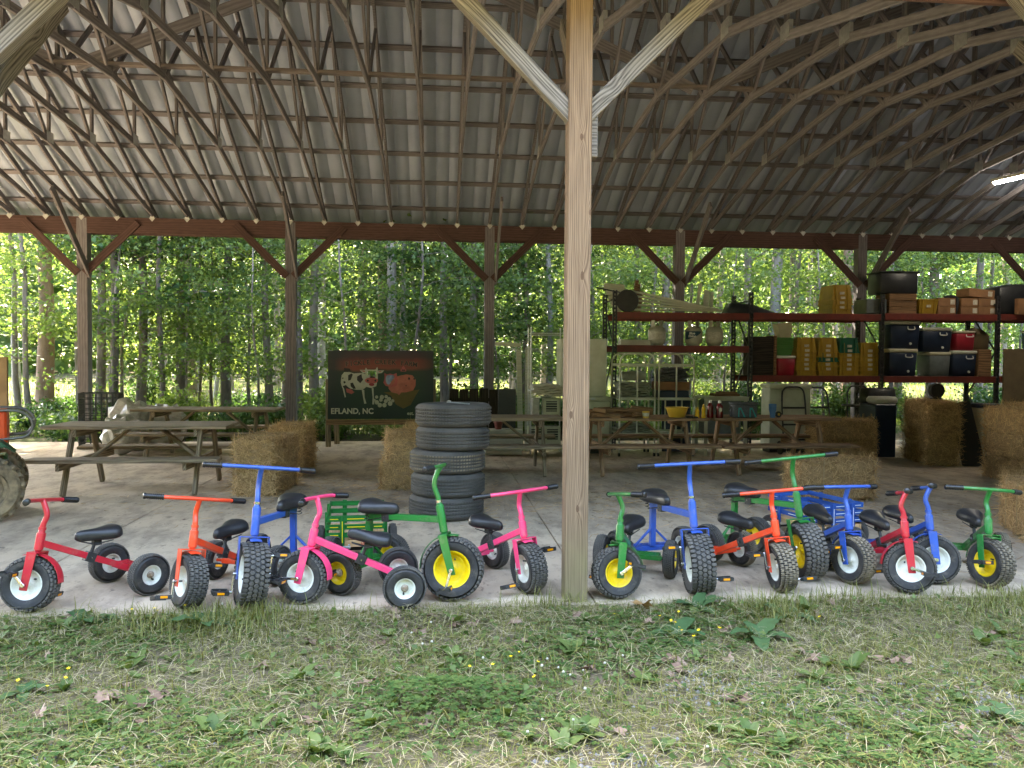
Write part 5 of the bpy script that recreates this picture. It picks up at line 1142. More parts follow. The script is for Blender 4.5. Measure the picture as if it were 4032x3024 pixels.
# chest freezer behind hand trucks
def freezer(x, y, w, d, h, label, rz=0):
    t = thing('chest_freezer', label, 'freezer', T(x, y, 0, rz)); put('cabinet', MB().box((0, 0, (h-.08)/2+.04), (w, d, h-.16)).mesh('cab', bevel=.012), 'white_enamel', t); put('lid', MB().box((0, 0, h-.04), (w+.03, d+.03, .075)).mesh('lid', bevel=.014, smooth=True, angle=50), 'white_enamel', t)
    put('handle', MB().box((0, -d/2-.022, h-.04), (.16, .02, .025)).mesh('handle', bevel=.005), 'galv', t); put('plinth', MB().box((0, 0, .03), (w-.06, d-.06, .055)).mesh('plinth'), 'black_metal', t); return t
freezer(5.93, 13.2, .72, .36, 1.165, 'white upright freezer box behind the hand trucks')
freezer(2.50, 13.25, .66, .55, .945, 'white chest freezer behind the front post carrying a cupboard')
cb = thing('white_cupboard', 'tall off-white cupboard standing on the chest freezer', 'cupboard', T(2.40, 13.30, .9465)); put('case', MB().box((0, 0, .475), (.78, .42, .95)).mesh('case', bevel=.01), 'white_enamel', cb)
for s in (-1, 1): put('door', MB().box((s*.19, -.214, .475), (.37, .012, .92)).mesh('door', bevel=.004), 'white_enamel', cb)
put('handle', MB().box((.03, -.226, .5), (.015, .015, .14)).mesh('handle'), 'galv', cb)
def hand_truck(x, y, label, lean, mat='black_metal'):
    t = thing('hand_truck', label, 'hand truck', T(x, y, 0, 0, radians(-lean)), 'hand trucks by the rack')
    put('frame', MB().tube(bez([(-.2, 0, .10), (-.2, 0, .9), (-.15, 0, 1.10), (0, 0, 1.13), (.15, 0, 1.10), (.2, 0, .9), (.2, 0, .10)], 6), .014, 10).mesh('frame', smooth=True), mat, t)
    for z in (.25, .5, .78): put('crossbar', MB().box((0, 0, z), (.40, .018, .03)).mesh('crossbar'), mat, t)
    put('toe_plate', MB().box((0, -.1, .03), (.36, .2, .008)).mesh('toe', bevel=.002), mat, t)
    for s in (-1, 1): put('wheel', MB().lathe([(0, -.022), (.07, -.022), (.11, -.018), (.118, 0), (.11, .018), (.07, .022), (0, .022)], 24, 'X').mesh('wheel', smooth=True), 'rubber', t, T(s*.24, .06, .12))
    return t
hand_truck(5.92, 12.75, 'black hand truck standing in front of the white freezer box', 8); hand_truck(6.52, 13.05, 'black hand truck beside the bright gap under the crate shelf', 14)
hand_truck(7.28, 13.2, 'black hand truck leaning under the yellow crates, beside a post', 6)
# black grill
gr = thing('barbecue_grill', 'black covered barbecue grill under the rack shelf', 'grill', T(7.55, 13.15, 0))
put('hood', MB().add([(-.26, -.2, .82), (.26, -.2, .82), (.26, .2, .82), (-.26, .2, .82), (-.22, -.12, 1.10), (.26, -.12, 1.10), (.26, .18, 1.10), (-.22, .18, 1.10)], [(3, 2, 1, 0), (0, 1, 5, 4), (1, 2, 6, 5), (2, 3, 7, 6), (3, 0, 4, 7), (4, 5, 6, 7)]).mesh('hood', bevel=.03, smooth=True, angle=60), 'black_metal', gr); put('firebox', MB().box((0, 0, .72), (.5, .38, .19)).mesh('firebox', bevel=.02), 'black_metal', gr)
for sx in (-1, 1):
    for sy in (-1, 1): put('leg', MB().tube([(sx*.22, sy*.16, .0), (sx*.22, sy*.16, .65)], .015, 8).mesh('leg'), 'black_metal', gr)
put('side_shelf', MB().box((-.42, 0, .80), (.28, .34, .03)).mesh('shelf', bevel=.005), 'black_metal', gr)
# dark corner: white cupboard with moulded door, cabinets, leaning board, lamp on hay
cc = thing('white_cabinet', 'narrow white moulded cabinet in the dark corner beside the hay wall', 'cabinet', T(8.42, 11.55, 0))
put('case', MB().box((0, 0, .50), (.45, .4, .72)).mesh('case', bevel=.015), 'white_enamel', cc); put('door_panel', MB().box((0, -.206, .66), (.30, .015, .34)).mesh('door', bevel=.03, smooth=True, angle=70), 'white_enamel', cc); put('base', MB().box((0, 0, .07), (.42, .36, .14)).mesh('base'), 'black_metal', cc); put('top', MB().box((0, 0, .89), (.5, .44, .06)).mesh('top', bevel=.01), 'navy', cc)
bx('blue_grey_locker', 'dark blue grey locker between the hay stacks', 'locker', 7.06, 7.42, 0, .86, 'navy', 12.35, .5); bx('grey_cabinet', 'pale grey cabinet behind the leaning board', 'cabinet', 8.05, 8.55, .0, .88, 'grey_plastic', 12.4, .4)
tag(put('leaning_board', MB().box((0, 0, .48), (.32, .014, .98)).box((-.16, -.008, .48), (.012, .006, .98)).mesh('leaning', bevel=.002), 'black_plastic', None, T(7.98, 11.22, 0, radians(-12), radians(-6), radians(-12))), 'dark board with a pale edge leaning beside the narrow hay stack', 'board')
lm = thing('round_lamp', 'round dark work lamp standing on the narrow hay stack', 'lamp', T(7.62, 11.62, .985)); put('reflector', MB().lathe([(0, -.03), (.11, -.03), (.125, -.01), (.11, .05), (.05, .09), (0, .09)], 26, 'Y').mesh('reflector', smooth=True, angle=50), 'black_metal', lm, T(0, 0, .13)); put('stand', MB().tube([(0, .03, .02), (0, .03, .12)], .018, 10).box((0, .02, .01), (.14, .1, .02)).mesh('stand'), 'black_metal', lm); put('hanging_cord', MB().tube([(.01, .03, .25), (.02, .03, .31)], .005, 6).mesh('cord'), 'black_metal', lm)
tag(put('feed_sack', MB().box((0, 0, .06), (.42, .3, .12)).mesh('sack', bevel=.04, smooth=True, angle=80), 'foam', None, T(7.28, 12.55, .862)), 'pale crumpled feed sack lying on the blue grey locker', 'sack')
# wire shelving, white planks, ACs, tarps behind the front post
ws = thing('wire_shelf', 'tall wire shelving unit with a foam roll and heaters', 'shelf rack', T(1.78, 13.15, 0))
for sx in (-1, 1):
    for sy in (-1, 1): put('shelf_post', MB().tube([(sx*.27, sy*.2, 0), (sx*.27, sy*.2, 2.08)], .012, 8).mesh('post'), 'galv', ws)
for z in (.14, .60, .955, 1.72, 1.98):
    mb = MB()
    for sy in (-.2, .2): mb.tube([(-.27, sy, z), (.27, sy, z)], .005, 6); mb.tube([(-.27, sy, z-.03), (.27, sy, z-.03)], .004, 6)
    for i in range(13): mb.tube([(-.26+i*.0433, -.2, z+.004), (-.26+i*.0433, .2, z+.004)], .0028, 5)
    put('wire_deck', mb.mesh('deck'), 'galv', ws)
tarp_stack('foam_roll', 5, .46, T(1.78, 13.12, .964), 'foam', 'bundle of folded pale foam sheets on the wire shelf', 'foam')
def heater(x, z, label, y=13.10):
    t = thing('window_heater', label, 'heater', T(x, y, z), 'white heaters on the wire shelf'); put('case', MB().box((0, 0, .15), (.27, .2, .30)).mesh('case', bevel=.012), 'white_enamel', t); put('grille', MB().box((-.0, -.102, .17), (.18, .008, .17)).mesh('grille'), 'black_metal', t)
    for i in range(4): put('grille_bar', MB().box((0, -.108, .11+i*.04), (.18, .006, .012)).mesh('bar'), 'white_enamel', t)
    put('top_vent', MB().box((0, 0, .304), (.2, .12, .012)).mesh('vent'), 'black_metal', t); return t
heater(1.86, .612, 'white window heater on the middle wire shelf'); heater(1.88, .152, 'white window heater on the lowest wire shelf'); heater(1.62, .152, 'second white heater on the lowest wire shelf, nearer the white planks')
bx('glass_jar_box', 'tall clear-sided box beside the heater on the wire shelf', 'box', 1.54, 1.66, .612, .92, 'film', 13.0, .16)
for i, (x, h, m) in enumerate(((1.40, 1.72, 'leaning beside the dark boards'), (1.51, 1.76, 'leaning beside the wire shelf'))): tag(put('white_plank', MB().box((0, 0, h/2), (.088, .03, h)).mesh('plank', bevel=.004), 'white_wood', None, T(x, 13.42, 0, 0, radians(-5), radians(1.5*i-1))), 'tall white painted plank %s' % m, 'plank')
tag(put('white_rail', MB().box((0, 0, 0), (.44, .03, .06)).mesh('rail', bevel=.004), 'white_wood', None, T(1.18, 13.52, 1.80, 0, 0, radians(3))), 'white rail resting across the top of the white planks', 'rail')
pn = thing('board_screen', 'dark upright board screen behind the tyre stack', 'screen', T(.62, 13.75, 0))
for i in range(5): board('screen_board', (-.34+i*.17, 0, .0), (-.34+i*.17, 0, 1.04+random.uniform(-.015, .01)), .155, .022, 'dark_wood', pn, up=(0, 1, 0))
for z in (.25, .85): board('screen_rail', (-.42, .03, z), (.42, .03, z), .03, .06, 'dark_wood', pn)
bx('black_sheet', 'black sheet between the dark board screen and the white planks', 'sheet', 1.01, 1.31, .0, 1.05, 'black_plastic', 13.40, .03, .004)
wb = thing('white_planter', 'white panelled wooden box on the floor behind the empty picnic table', 'box', T(1.05, 12.9, 0)); put('box_body', MB().box((0, 0, .20), (.58, .32, .36)).mesh('body', bevel=.006), 'white_wood', wb); put('lid_board', MB().box((0, 0, .40), (.62, .35, .035)).mesh('lid', bevel=.004), 'white_wood', wb); put('foot_board', MB().box((0, -.165, .05), (.6, .014, .06)).mesh('foot', bevel=.003), 'white_wood', wb)
tag(put('terracotta_pot', MB().lathe([(0, 0), (.05, 0), (.07, .10), (.08, .10), (.08, .13), (.065, .13), (0, .11)], 20).mesh('pot', smooth=True, angle=40), 'rack_red', None, T(.98, 12.88, .4185)), 'small reddish pot standing on the white panelled box', 'pot')
# left side: lattice crate, film bundles, tan panel
lc = thing('lattice_crate', 'black plastic lattice crate standing by the back post', 'crate', T(-5.62, 13.9, 0, radians(12)))
for y in (0, .45):
    mb = MB()
    for i in range(8): mb.box((-.30+i*.0857, y, .48), (.018, .018, .92))
    for i in range(11): mb.box((0, y, .03+i*.09), (.62, .016, .016))
    put('lattice_panel', mb.mesh('lattice'), 'black_plastic', lc)
for x in (-.31, .31):
    mb = MB()
    for i in range(5): mb.box((x, .05+i*.09, .48), (.016, .018, .92))
    for i in range(11): mb.box((x, .225, .03+i*.09), (.014, .44, .016))
    put('lattice_side', mb.mesh('lattice'), 'black_plastic', lc)
put('lattice_base', MB().box((0, .225, .012), (.6, .43, .02)).mesh('base'), 'black_plastic', lc)
for nm, x, y, sx, sz, sd, lab in (('film_bundle', -5.02, 13.75, .42, .42, 1, 'film-wrapped pale bundle heaped behind the far picnic table'), ('film_bundle', -4.55, 13.85, .36, .38, 2, 'second film-wrapped bundle heaped behind the far picnic table'), ('film_bundle', -4.98, 13.15, .28, .32, 3, 'crumpled clear film heap beside the weathered grey table')):
    r = random.Random(sd); bm = bmesh.new(); bmesh.ops.create_icosphere(bm, subdivisions=3, radius=1)
    for v in bm.verts: k = 1+r.uniform(-.10, .10)+.1*sin(v.co.x*5+sd)*sin(v.co.z*4); v.co = Vector((v.co.x*sx*k, v.co.y*.3*k, max(-.01, (v.co.z*.5+.5)*sz*2*k)))
    me = bpy.data.meshes.new('film'); bm.to_mesh(me); bm.free(); tag(put(nm, me, 'film', None, T(x, y, 0)), lab, 'bundle', 'film bundles')
bx('tan_door', 'tall tan door panel standing beyond the tractor', 'panel', -7.85, -7.27, 0, 1.53, 'tan_panel', 14.3, .05, .004)

# ================================================================ TRACTOR at the barn's left side
tr_ = thing('garden_tractor', 'small orange and green tractor with muddy lugged tyres', 'tractor', T(-4.25, 8.0, 0, radians(24)))
def lug_wheel(R, W, rim):
    hw = W/2; pr = [(rim, hw*.6), (rim+.02, hw*.9), (R-.05, hw), (R-.025, hw*.8), (R-.025, -hw*.8), (R-.05, -hw), (rim+.02, -hw*.9), (rim, -hw*.6)]
    ty = MB().lathe(pr, 40, 'Y', closed=True); n = 20
    lg = MB()
    for k in range(n):
        for s in (-1, 1):
            a = 2*pi*(k+(.5 if s > 0 else 0))/n; c = Vector((R-.013, 0, 0)); Rm = Matrix.Rotation(-a, 3, 'Y'); lg.box(Rm @ Vector((R-.014, s*hw*.5, 0)), (.03, hw*1.05, .03), Rm @ Matrix.Rotation(s*.6, 3, 'X'))
    rm = MB().lathe([(0, hw*.35), (rim*.25, hw*.35), (rim*.3, hw*.15), (rim*.75, hw*.1), (rim*.85, hw*.5), (rim*1.04, hw*.66), (rim*1.02, -hw*.6), (rim*.8, -hw*.3), (0, -hw*.2)], 30, 'Y').mesh('rim', smooth=True, angle=40)
    return ty.mesh('tyre', smooth=True, angle=40), lg.mesh('lugs'), rm
LW, LW2 = lug_wheel(.31, .20, .17), lug_wheel(.42, .28, .2)
for (x, y, mset) in ((.0, -.22, LW), (.0, .62, LW), (-1.25, -.25, LW2), (-1.25, .70, LW2)):
    R_ = .31 if mset is LW else .42
    w_ = put('wheel', mset[2], 'tractor_tyre', tr_, T(x, y, R_, 0 if y > 0 else pi)); put('tyre', mset[0], 'tractor_tyre', w_); put('lugs', mset[1], 'tractor_tyre', w_)
put('hood', MB().box((-.42, .2, .80), (.78, .46, .30)).mesh('hood', bevel=.05, smooth=True, angle=60), 'tractor_orange', tr_); put('grille', MB().box((.04, .16, .86), (.24, .46, .33)).mesh('grille', bevel=.02), 'tractor_orange', tr_)
put('fender', MB().add([(-.40, -.30, .52), (.16, -.30, .60), (.24, -.30, .54), (-.40, -.30, .64), (-.40, .0, .52), (.16, .0, .60), (.24, .0, .54), (-.40, .0, .64), (.12, -.30, .66), (.12, 0, .66)], [(0, 1, 8, 3), (1, 2, 8), (4, 7, 9, 5), (5, 9, 6), (3, 8, 9, 7), (8, 2, 6, 9), (0, 4, 5, 1), (1, 5, 6, 2), (0, 3, 7, 4)]).xform(Matrix.Translation((0, 0, .10))).mesh('fender', bevel=.01), 'tractor_green', tr_)
put('chassis', MB().box((-.6, .2, .48), (1.5, .3, .22)).mesh('chassis', bevel=.02), 'tractor_green', tr_)
put('brush_guard', MB().tube(bez([(-.3, -.06, 1.02), (.15, -.06, 1.03), (.30, -.06, 1.0), (.37, -.06, .90), (.33, -.06, .79), (.2, -.06, .76), (-.1, -.06, .76)], 6), .013, 10).tube(bez([(-.3, .46, 1.02), (.15, .46, 1.03), (.30, .46, 1.0), (.37, .46, .90), (.33, .46, .79), (.2, .46, .76), (-.1, .46, .76)], 6), .017, 10).tube([(.37, -.06, .9), (.37, .46, .9)], .015, 8).mesh('guard', smooth=True), 'dull_steel', tr_)
put('seat', MB().box((-1.2, .22, .86), (.42, .42, .10)).box((-1.40, .22, 1.06), (.10, .42, .36)).mesh('seat', bevel=.03, smooth=True, angle=60), 'saddle', tr_); put('steering_wheel', MB().lathe([(.17+.014*cos(q), .014*sin(q)) for q in [2*pi*i/8 for i in range(8)]], 28, closed=True).mesh('wheel', smooth=True), 'black_metal', tr_, T(-.85, .22, 1.10, 0, 0, radians(-35))); put('steering_column', MB().tube([(-.85, .22, 1.10), (-.72, .22, .92)], .02, 8).tube([(-.99, .22, 1.0), (-.71, .22, 1.195)], .01, 6).mesh('column'), 'black_metal', tr_)

# ================================================================ FOREST BEHIND THE BARN
LEAF = np.array([(-.5, 0, 0), (-.28, -.34, .04), (.02, -.22, .02), (.12, -.42, .07), (.55, 0, -.05), (.12, .42, .07), (.02, .22, .02), (-.28, .34, .04)])
LEAF_F = np.array([(0, 1, 2, 6), (0, 6, 7, 7), (2, 3, 4, 6), (4, 5, 6, 6)])
def leaf_cloud(rng, C, size, up=.6, name='foliage', simple=False, jit=.35):
    """C: leaf centres (n,3); one small faceted leaf at each"""
    n = len(C); nr = rng.standard_normal((n, 3))*(1-up); nr[:, 2] += up*np.where(rng.random(n) < .5, 1, 1); nr /= np.linalg.norm(nr, axis=1, keepdims=True)
    t = rng.standard_normal((n, 3)); t -= (t*nr).sum(1, keepdims=True)*nr; t /= np.linalg.norm(t, axis=1, keepdims=True); b = np.cross(nr, t)
    s = size*(1+jit*rng.uniform(-1, 1, (n, 1)))
    if simple:
        shp = np.array([(-.5, 0, 0), (0, -.38, .06), (.5, 0, 0), (0, .38, .06)]); F = np.array([[0, 1, 2], [0, 2, 3]])
    else:
        shp = np.array([(-.5, 0, 0), (-.22, -.40, .07), (.08, -.20, .03), (.55, 0, -.03), (.08, .20, .03), (-.22, .40, .07)]); F = np.array([[0, 1, 2], [0, 2, 4], [0, 4, 5], [2, 3, 4]])
    V = C[:, None, :]+s[:, None, :]*(t[:, None]*shp[None, :, 0:1]+b[:, None]*shp[None, :, 1:2]+nr[:, None]*shp[None, :, 2:3])
    k = len(shp); Fa = (np.arange(n)[:, None, None]*k+F[None]).reshape(-1, 3)
    return rawmesh(name, V.reshape(-1, 3), Fa)
def mk_tree(seed, H, z0, spread, nb, nl, size, r0, lean=.02, simple=False, spray=.55, topfill=1.0):
    rng = np.random.default_rng(seed); mb = MB()
    pts = [Vector((lean*H*(i/8)**1.5+.05*sin(i*1.7+seed), .05*cos(i*1.3+seed), H*i/8-.15)) for i in range(9)]
    mb.tube(pts, [r0*(1.25 if i == 0 else 1)*(1-i/8*.75) for i in range(9)], 12)
    C = []
    for k in range(nb):
        u = z0/H+(1-z0/H)*((k+rng.random())/nb); u = min(u, .985); base = pts[0].lerp(pts[-1], u); i = int(u*8); base = pts[i].lerp(pts[min(i+1, 8)], u*8-i)
        a = k*2.4+rng.uniform(-.5, .5); L = spread*(1.05-.55*u)*rng.uniform(.65, 1.2); rise = rng.uniform(.05, .45)
        d = Vector((cos(a), sin(a), rise)); br = [base, base+d*L*.5+Vector((0, 0, .06*L)), base+d*L]
        rb = max(.008, r0*.22*(1-u*.6)); mb.tube(br, [rb, rb*.65, rb*.25], 5, caps=False)
        m = int(nl/nb)
        # sprays of leaves in flattish layers along the outer two thirds of the limb
        ns = 5; cent = [br[0].lerp(br[1], q*2) if q < .5 else br[1].lerp(br[2], q*2-1) for q in rng.uniform(.3, 1.05, ns)]
        for c in cent:
            mm = m//ns; e = rng.standard_normal((mm, 3))*np.array([spray, spray, .14])*(.5+.5*L/spread); e[:, 2] -= .10*(e[:, 0]**2+e[:, 1]**2)
            C.append(e+np.array(c[:]))
    return mb.mesh('trunk', smooth=True, angle=60), leaf_cloud(rng, np.concatenate(C), size, .55, simple=simple)
TREES = [mk_tree(11, 11.5, 2.4, 2.5, 26, 5400, .112, .09), mk_tree(12, 10.0, 1.7, 2.2, 26, 5000, .108, .07, .05), mk_tree(13, 13.5, 3.6, 2.8, 24, 5200, .118, .12), mk_tree(14, 7.5, 1.2, 1.9, 24, 4200, .10, .04, .08), mk_tree(15, 15, 6.0, 2.9, 20, 3800, .13, .12, .01), mk_tree(16, 8.5, 1.0, 2.0, 24, 4200, .10, .042, -.06)]
TLAB = ['slender maple with layered green leaves growing behind the barn', 'leaning young maple with low leafy branches behind the barn', 'taller broadleaf tree with leaf layers starting above head height behind the barn', 'thin leafy sapling with low sprays of leaves behind the barn', 'tall straight trunk with leaves only high up behind the barn', 'thin crooked sapling leafy from knee height behind the barn']
def tree(x, y, kindi, rz, sc, bark='bark', leafm='leaf_a', pine=False, sxy=1.0):
    tm, lm_ = TREES[kindi]; z = float(wood_z(np.array(x), np.array(y)))
    lab = TLAB[kindi] if not pine else 'reddish pine trunk with flaky bark standing in the woods'
    if bark == 'bark_pale' : lab = 'smooth pale grey trunk with layered leaves in the woods behind the barn'
    t = thing('pine_tree' if pine else ('sapling' if kindi in (3, 5) else 'forest_tree'), lab, 'tree', T(x, y, z, rz) @ Matrix.Diagonal((sc*sxy, sc*sxy, sc, 1)), 'trees in the woods behind the barn: '+lab.split(' ')[0]+lab.split(' ')[1])
    put('trunk', tm, bark, t); put('crown', lm_, leafm, t); return t
rt = random.Random(33)
# trunks that the photograph shows, with their distance
SPEC = [(-9.9, 20, 1, 'b', 0), (-9.57, 20.5, 4, 'p', 1.5), (-8.9, 21, 0, 'b', 1.2), (-8.7, 20.6, 4, 'b', 1.1), (-7.84, 19.5, 2, 'b', .9), (-7.35, 19, 2, 'b', .9), (-6.98, 19.6, 0, 'b', 1.2), (-6.32, 19, 1, 'b', 1), (-6.14, 20, 2, 'b', .95), (-5.09, 20, 4, 'b', 1), (-7.49, 19.8, 3, 'b', 1), (-5.86, 20.4, 5, 'b', 1), (-5.49, 20.2, 3, 'b', 1), (-4.53, 20, 5, 'b', 1),
 (-4.12, 20, 0, 'b', 1.1), (-3.86, 21, 4, 'w', .8), (-3.34, 19.4, 2, 'b', .95), (-3.01, 20, 4, 'b', 1), (-2.04, 22, 1, 'b', 1.1), (-1.56, 22.5, 4, 'p', 1.25), (-1.13, 19.6, 4, 'w', 1.15), (-.82, 20, 0, 'w', .9), (-.47, 20.6, 3, 'w', 1.3), (-.2, 21, 5, 'b', 1.2), (.16, 19.3, 2, 'b', .85), (.32, 20.5, 3, 'b', 1.2), (.83, 19.4, 2, 'b', .9), (.95, 21, 5, 'b', 1.1),
 (2.18, 20, 1, 'b', .9), (2.39, 20.6, 3, 'b', 1.3), (2.65, 19.2, 0, 'w', 1), (3.92, 19.8, 5, 'b', 1.2), (5.05, 20, 0, 'b', 1), (5.77, 20, 4, 'b', 1), (7.93, 20, 2, 'b', 1), (8.53, 19.6, 4, 'w', 1.3), (9.37, 20.4, 1, 'b', 1), (10.2, 19.2, 4, 'p', 1.2), (10.8, 20.5, 0, 'b', 1), (12.34, 20.6, 4, 'b', 1), (12.9, 20, 2, 'b', .9), (13.6, 20.8, 0, 'b', 1.1), (13.96, 19.6, 4, 'b', .9), (14.9, 20.6, 1, 'b', 1), (6.8, 21.4, 5, 'b', 1.2), (11.5, 21.5, 3, 'b', 1.3)]
for (x, y, k, bk, sc) in SPEC: tree(x, y, k, rt.uniform(0, 6.3), (sc or 1)*rt.uniform(.94, 1.06), {'b': 'bark', 'p': 'bark_pine', 'w': 'bark_pale'}[bk], rt.choice(('leaf_a', 'leaf_a', 'leaf_b', 'leaf_c')), bk == 'p')
# deeper rows
for i in range(58):
    y = 22.5+abs(rt.gauss(0, 13)); x = rt.uniform(-.62, .80)*y*1.15; k = rt.choice((2, 4, 4, 4, 4, 1, 5, 0))
    tree(x, y, k, rt.uniform(0, 6.3), rt.uniform(.95, 1.35), rt.choice(('bark', 'bark', 'bark', 'bark_pale')), rt.choice(('leaf_a', 'leaf_b', 'leaf_b', 'leaf_c')), False, 1.1)
# leafy understorey right behind the barn
for i in range(14):
    x = -9.2+i*1.77+rt.uniform(-.4, .4); y = rt.uniform(17.2, 19.0); k = rt.choice((3, 5, 1, 3)); tree(x, y, k, rt.uniform(0, 6.3), rt.uniform(.75, 1.0), 'bark', rt.choice(('leaf_a', 'leaf_b', 'leaf_b')))
# low shrubs along the slab
def mk_shrub(seed, r, h, n, size):
    rng = np.random.default_rng(seed); mb = MB(); C = []
    for k in range(9):
        a = k*2.4; e = Vector((cos(a)*r*rng.uniform(.4, .9), sin(a)*r*rng.uniform(.4, .9), h*rng.uniform(.55, 1))); mb.tube([(0, 0, -.05), e*.5+Vector((0, 0, .1)), e], [.012, .008, .003], 5, caps=False)
        for q in (.5, .75, 1): c = rng.standard_normal((n//27, 3))*np.array([r*.28, r*.28, h*.16])+np.array((e*q)[:]); C.append(c)
    C = np.concatenate(C); C[:, 2] = np.abs(C[:, 2])+.02; return mb.mesh('stems', smooth=True), leaf_cloud(rng, C, size, .5)
SHR = [mk_shrub(5, .55, .75, 1300, .085), mk_shrub(6, .75, .5, 1300, .09), mk_shrub(7, .5, 1.15, 1500, .09)]
for i in range(74):
    k = rt.choice((0, 1, 1, 2)); x = -9.5+(i % 44)*.56+rt.uniform(-.4, .4)+(0 if i < 44 else (i-44)*.25); y = rt.uniform(15.8, 18.4) if i < 44 else rt.uniform(19, 25); t = thing('shrub', ('bushy knee-high shrub growing at the edge of the woods', 'low spreading leafy shrub at the edge of the woods', 'waist-high thin shrub at the edge of the woods')[k], 'shrub', T(x, y, float(wood_z(np.array(x), np.array(y))), rt.uniform(0, 6)) @ Matrix.Scale(rt.uniform(.7, 1.15), 4), 'shrubs along the back of the slab '+'abc'[k])
    put('stems', SHR[k][0], 'bark', t); put('foliage', SHR[k][1], rt.choice(('leaf_a', 'leaf_b', 'leaf_c')), t)
# grass of the sunlit clearing and far-off woods that read as one mass
rng = np.random.default_rng(8); N = 42000
x = rng.uniform(-26, 34, N); y = 17.2+rng.random(N)**1.4*26; z = wood_z(x, y); h = rng.uniform(.10, .34, N); a = rng.uniform(0, 2*pi, N); w = .012
P = np.stack([x, y, z], 1); S = np.stack([np.cos(a)*w, np.sin(a)*w, 0*x], 1); Tp = P+np.stack([rng.normal(0, .07, N), rng.normal(0, .07, N), h], 1)
V = np.stack([P-S, P+S, Tp], 1).reshape(-1, 3); o = put('clearing_grass', rawmesh('clearing_grass', V, np.arange(N*3).reshape(-1, 3)), 'leaf_b'); kind(o, 'stuff'); o['label'] = 'sunlit grass in the clearing behind the barn'
N = 46000; th = rng.uniform(-.75, .95, N); R = rng.uniform(50, 85, N); zz = rng.random(N)**.8*17+.4
C = np.stack([R*np.tan(th)*.95, R, zz], 1); C[:, 2] *= (1+.25*np.sin(C[:, 0]*.31)+.2*np.sin(C[:, 0]*.83+1)); 
o = put('distant_woods', leaf_cloud(rng, C, 1.1, .35, simple=True), 'leaf_a'); kind(o, 'stuff'); o['label'] = 'distant green woods beyond the clearing'

# ================================================================ LAWN IN FRONT
def lz(x, y): return lawn_z(np.asarray(x, float), np.asarray(y, float))
def blades(n, seed, hmin, hmax, w, xr=(-4.6, 6.0), yr=(1.2, SLAB_F+.06), lean=.5, dens=None, flat=False):
    rng = np.random.default_rng(seed); x = rng.uniform(*xr, n*3); y = rng.uniform(*yr, n*3)
    if dens is not None: k = rng.random(n*3) < dens(x, y); x, y = x[k][:n], y[k][:n]
    else: x, y = x[:n], y[:n]
    n = len(x); h = rng.uniform(hmin, hmax, n); a = rng.uniform(0, 2*pi, n); l = rng.uniform(.15, lean, n)*h; b = a+rng.uniform(-1, 1, n)
    P = np.stack([x, y, lz(x, y)-.004], 1); S = np.stack([np.cos(a+pi/2), np.sin(a+pi/2), 0*a], 1)*(w*rng.uniform(.6, 1.3, n))[:, None]
    if flat: h = h*.18; l = l/.18*.6 if False else rng.uniform(.05, .12, n)
    D = np.stack([np.cos(a), np.sin(a), 0*a], 1); Z = np.array([0, 0, 1.])
    m = P+D*(l*.35)[:, None]+Z*(h*.6)[:, None]; e = P+D*l[:, None]+Z*h[:, None]
    V = np.stack([P-S, P+S, m+S*.75, m-S*.75, e], 1).reshape(-1, 3); i = np.arange(n)[:, None]*5
    F = np.concatenate([i+[[0, 1, 2]], i+[[0, 2, 3]], i+[[3, 2, 4]]]); return rawmesh('blades', V, F)
def patch(x, y, s, k): return .5+.5*np.sin(x*s+k+1.3*np.sin(y*s*.8+k))*np.cos(y*s*1.2+k*1.7)
bare = lambda x, y: patch(x, y, 2.3, .7)
edge = lambda y: np.clip((y-4.3)/.5, 0, 1)
o = put('lawn_grass', blades(110000, 1, .015, .05, .0018, lean=1.3, dens=lambda x, y: np.clip(.25+.75*bare(x, y)+edge(y)*.3, 0, 1)*.9), 'grass'); kind(o, 'stuff'); o['label'] = 'short patchy lawn grass in front of the slab'
o = put('tall_grass', blades(60000, 2, .05, .14, .0026, lean=1.0, yr=(3.2, SLAB_F+.05), dens=lambda x, y: .22*np.clip(patch(x, y, 3.3, 1.1)*3.4-2.3, 0, 1)*np.clip((y-4.68)/.15, 0, 1)+.42*np.exp(-((x+1.35)/.45)**2-((y-4.78)/.17)**2)+np.exp(-((x-3.9)/.5)**2-((y-4.75)/.22)**2)*.32+np.exp(-((x-2.1)/.25)**2-((y-4.78)/.15)**2)*.5+.012*patch(x, y, 1.4, 2.2)), 'grass'); kind(o, 'stuff'); o['label'] = 'longer grass tufts along the slab edge'
o = put('cut_grass', blades(40000, 3, .03, .09, .0018, dens=lambda x, y: np.clip(.25+edge(y)+.4*patch(x, y, 3, 4), 0, 1)*.8, flat=True), 'dry_grass'); kind(o, 'stuff'); o['label'] = 'dry cut grass clippings lying on the lawn'
o = put('green_clippings', blades(62000, 9, .03, .09, .0022, flat=True), 'grass'); kind(o, 'stuff'); o['label'] = 'flattened green grass clippings matted over the lawn'
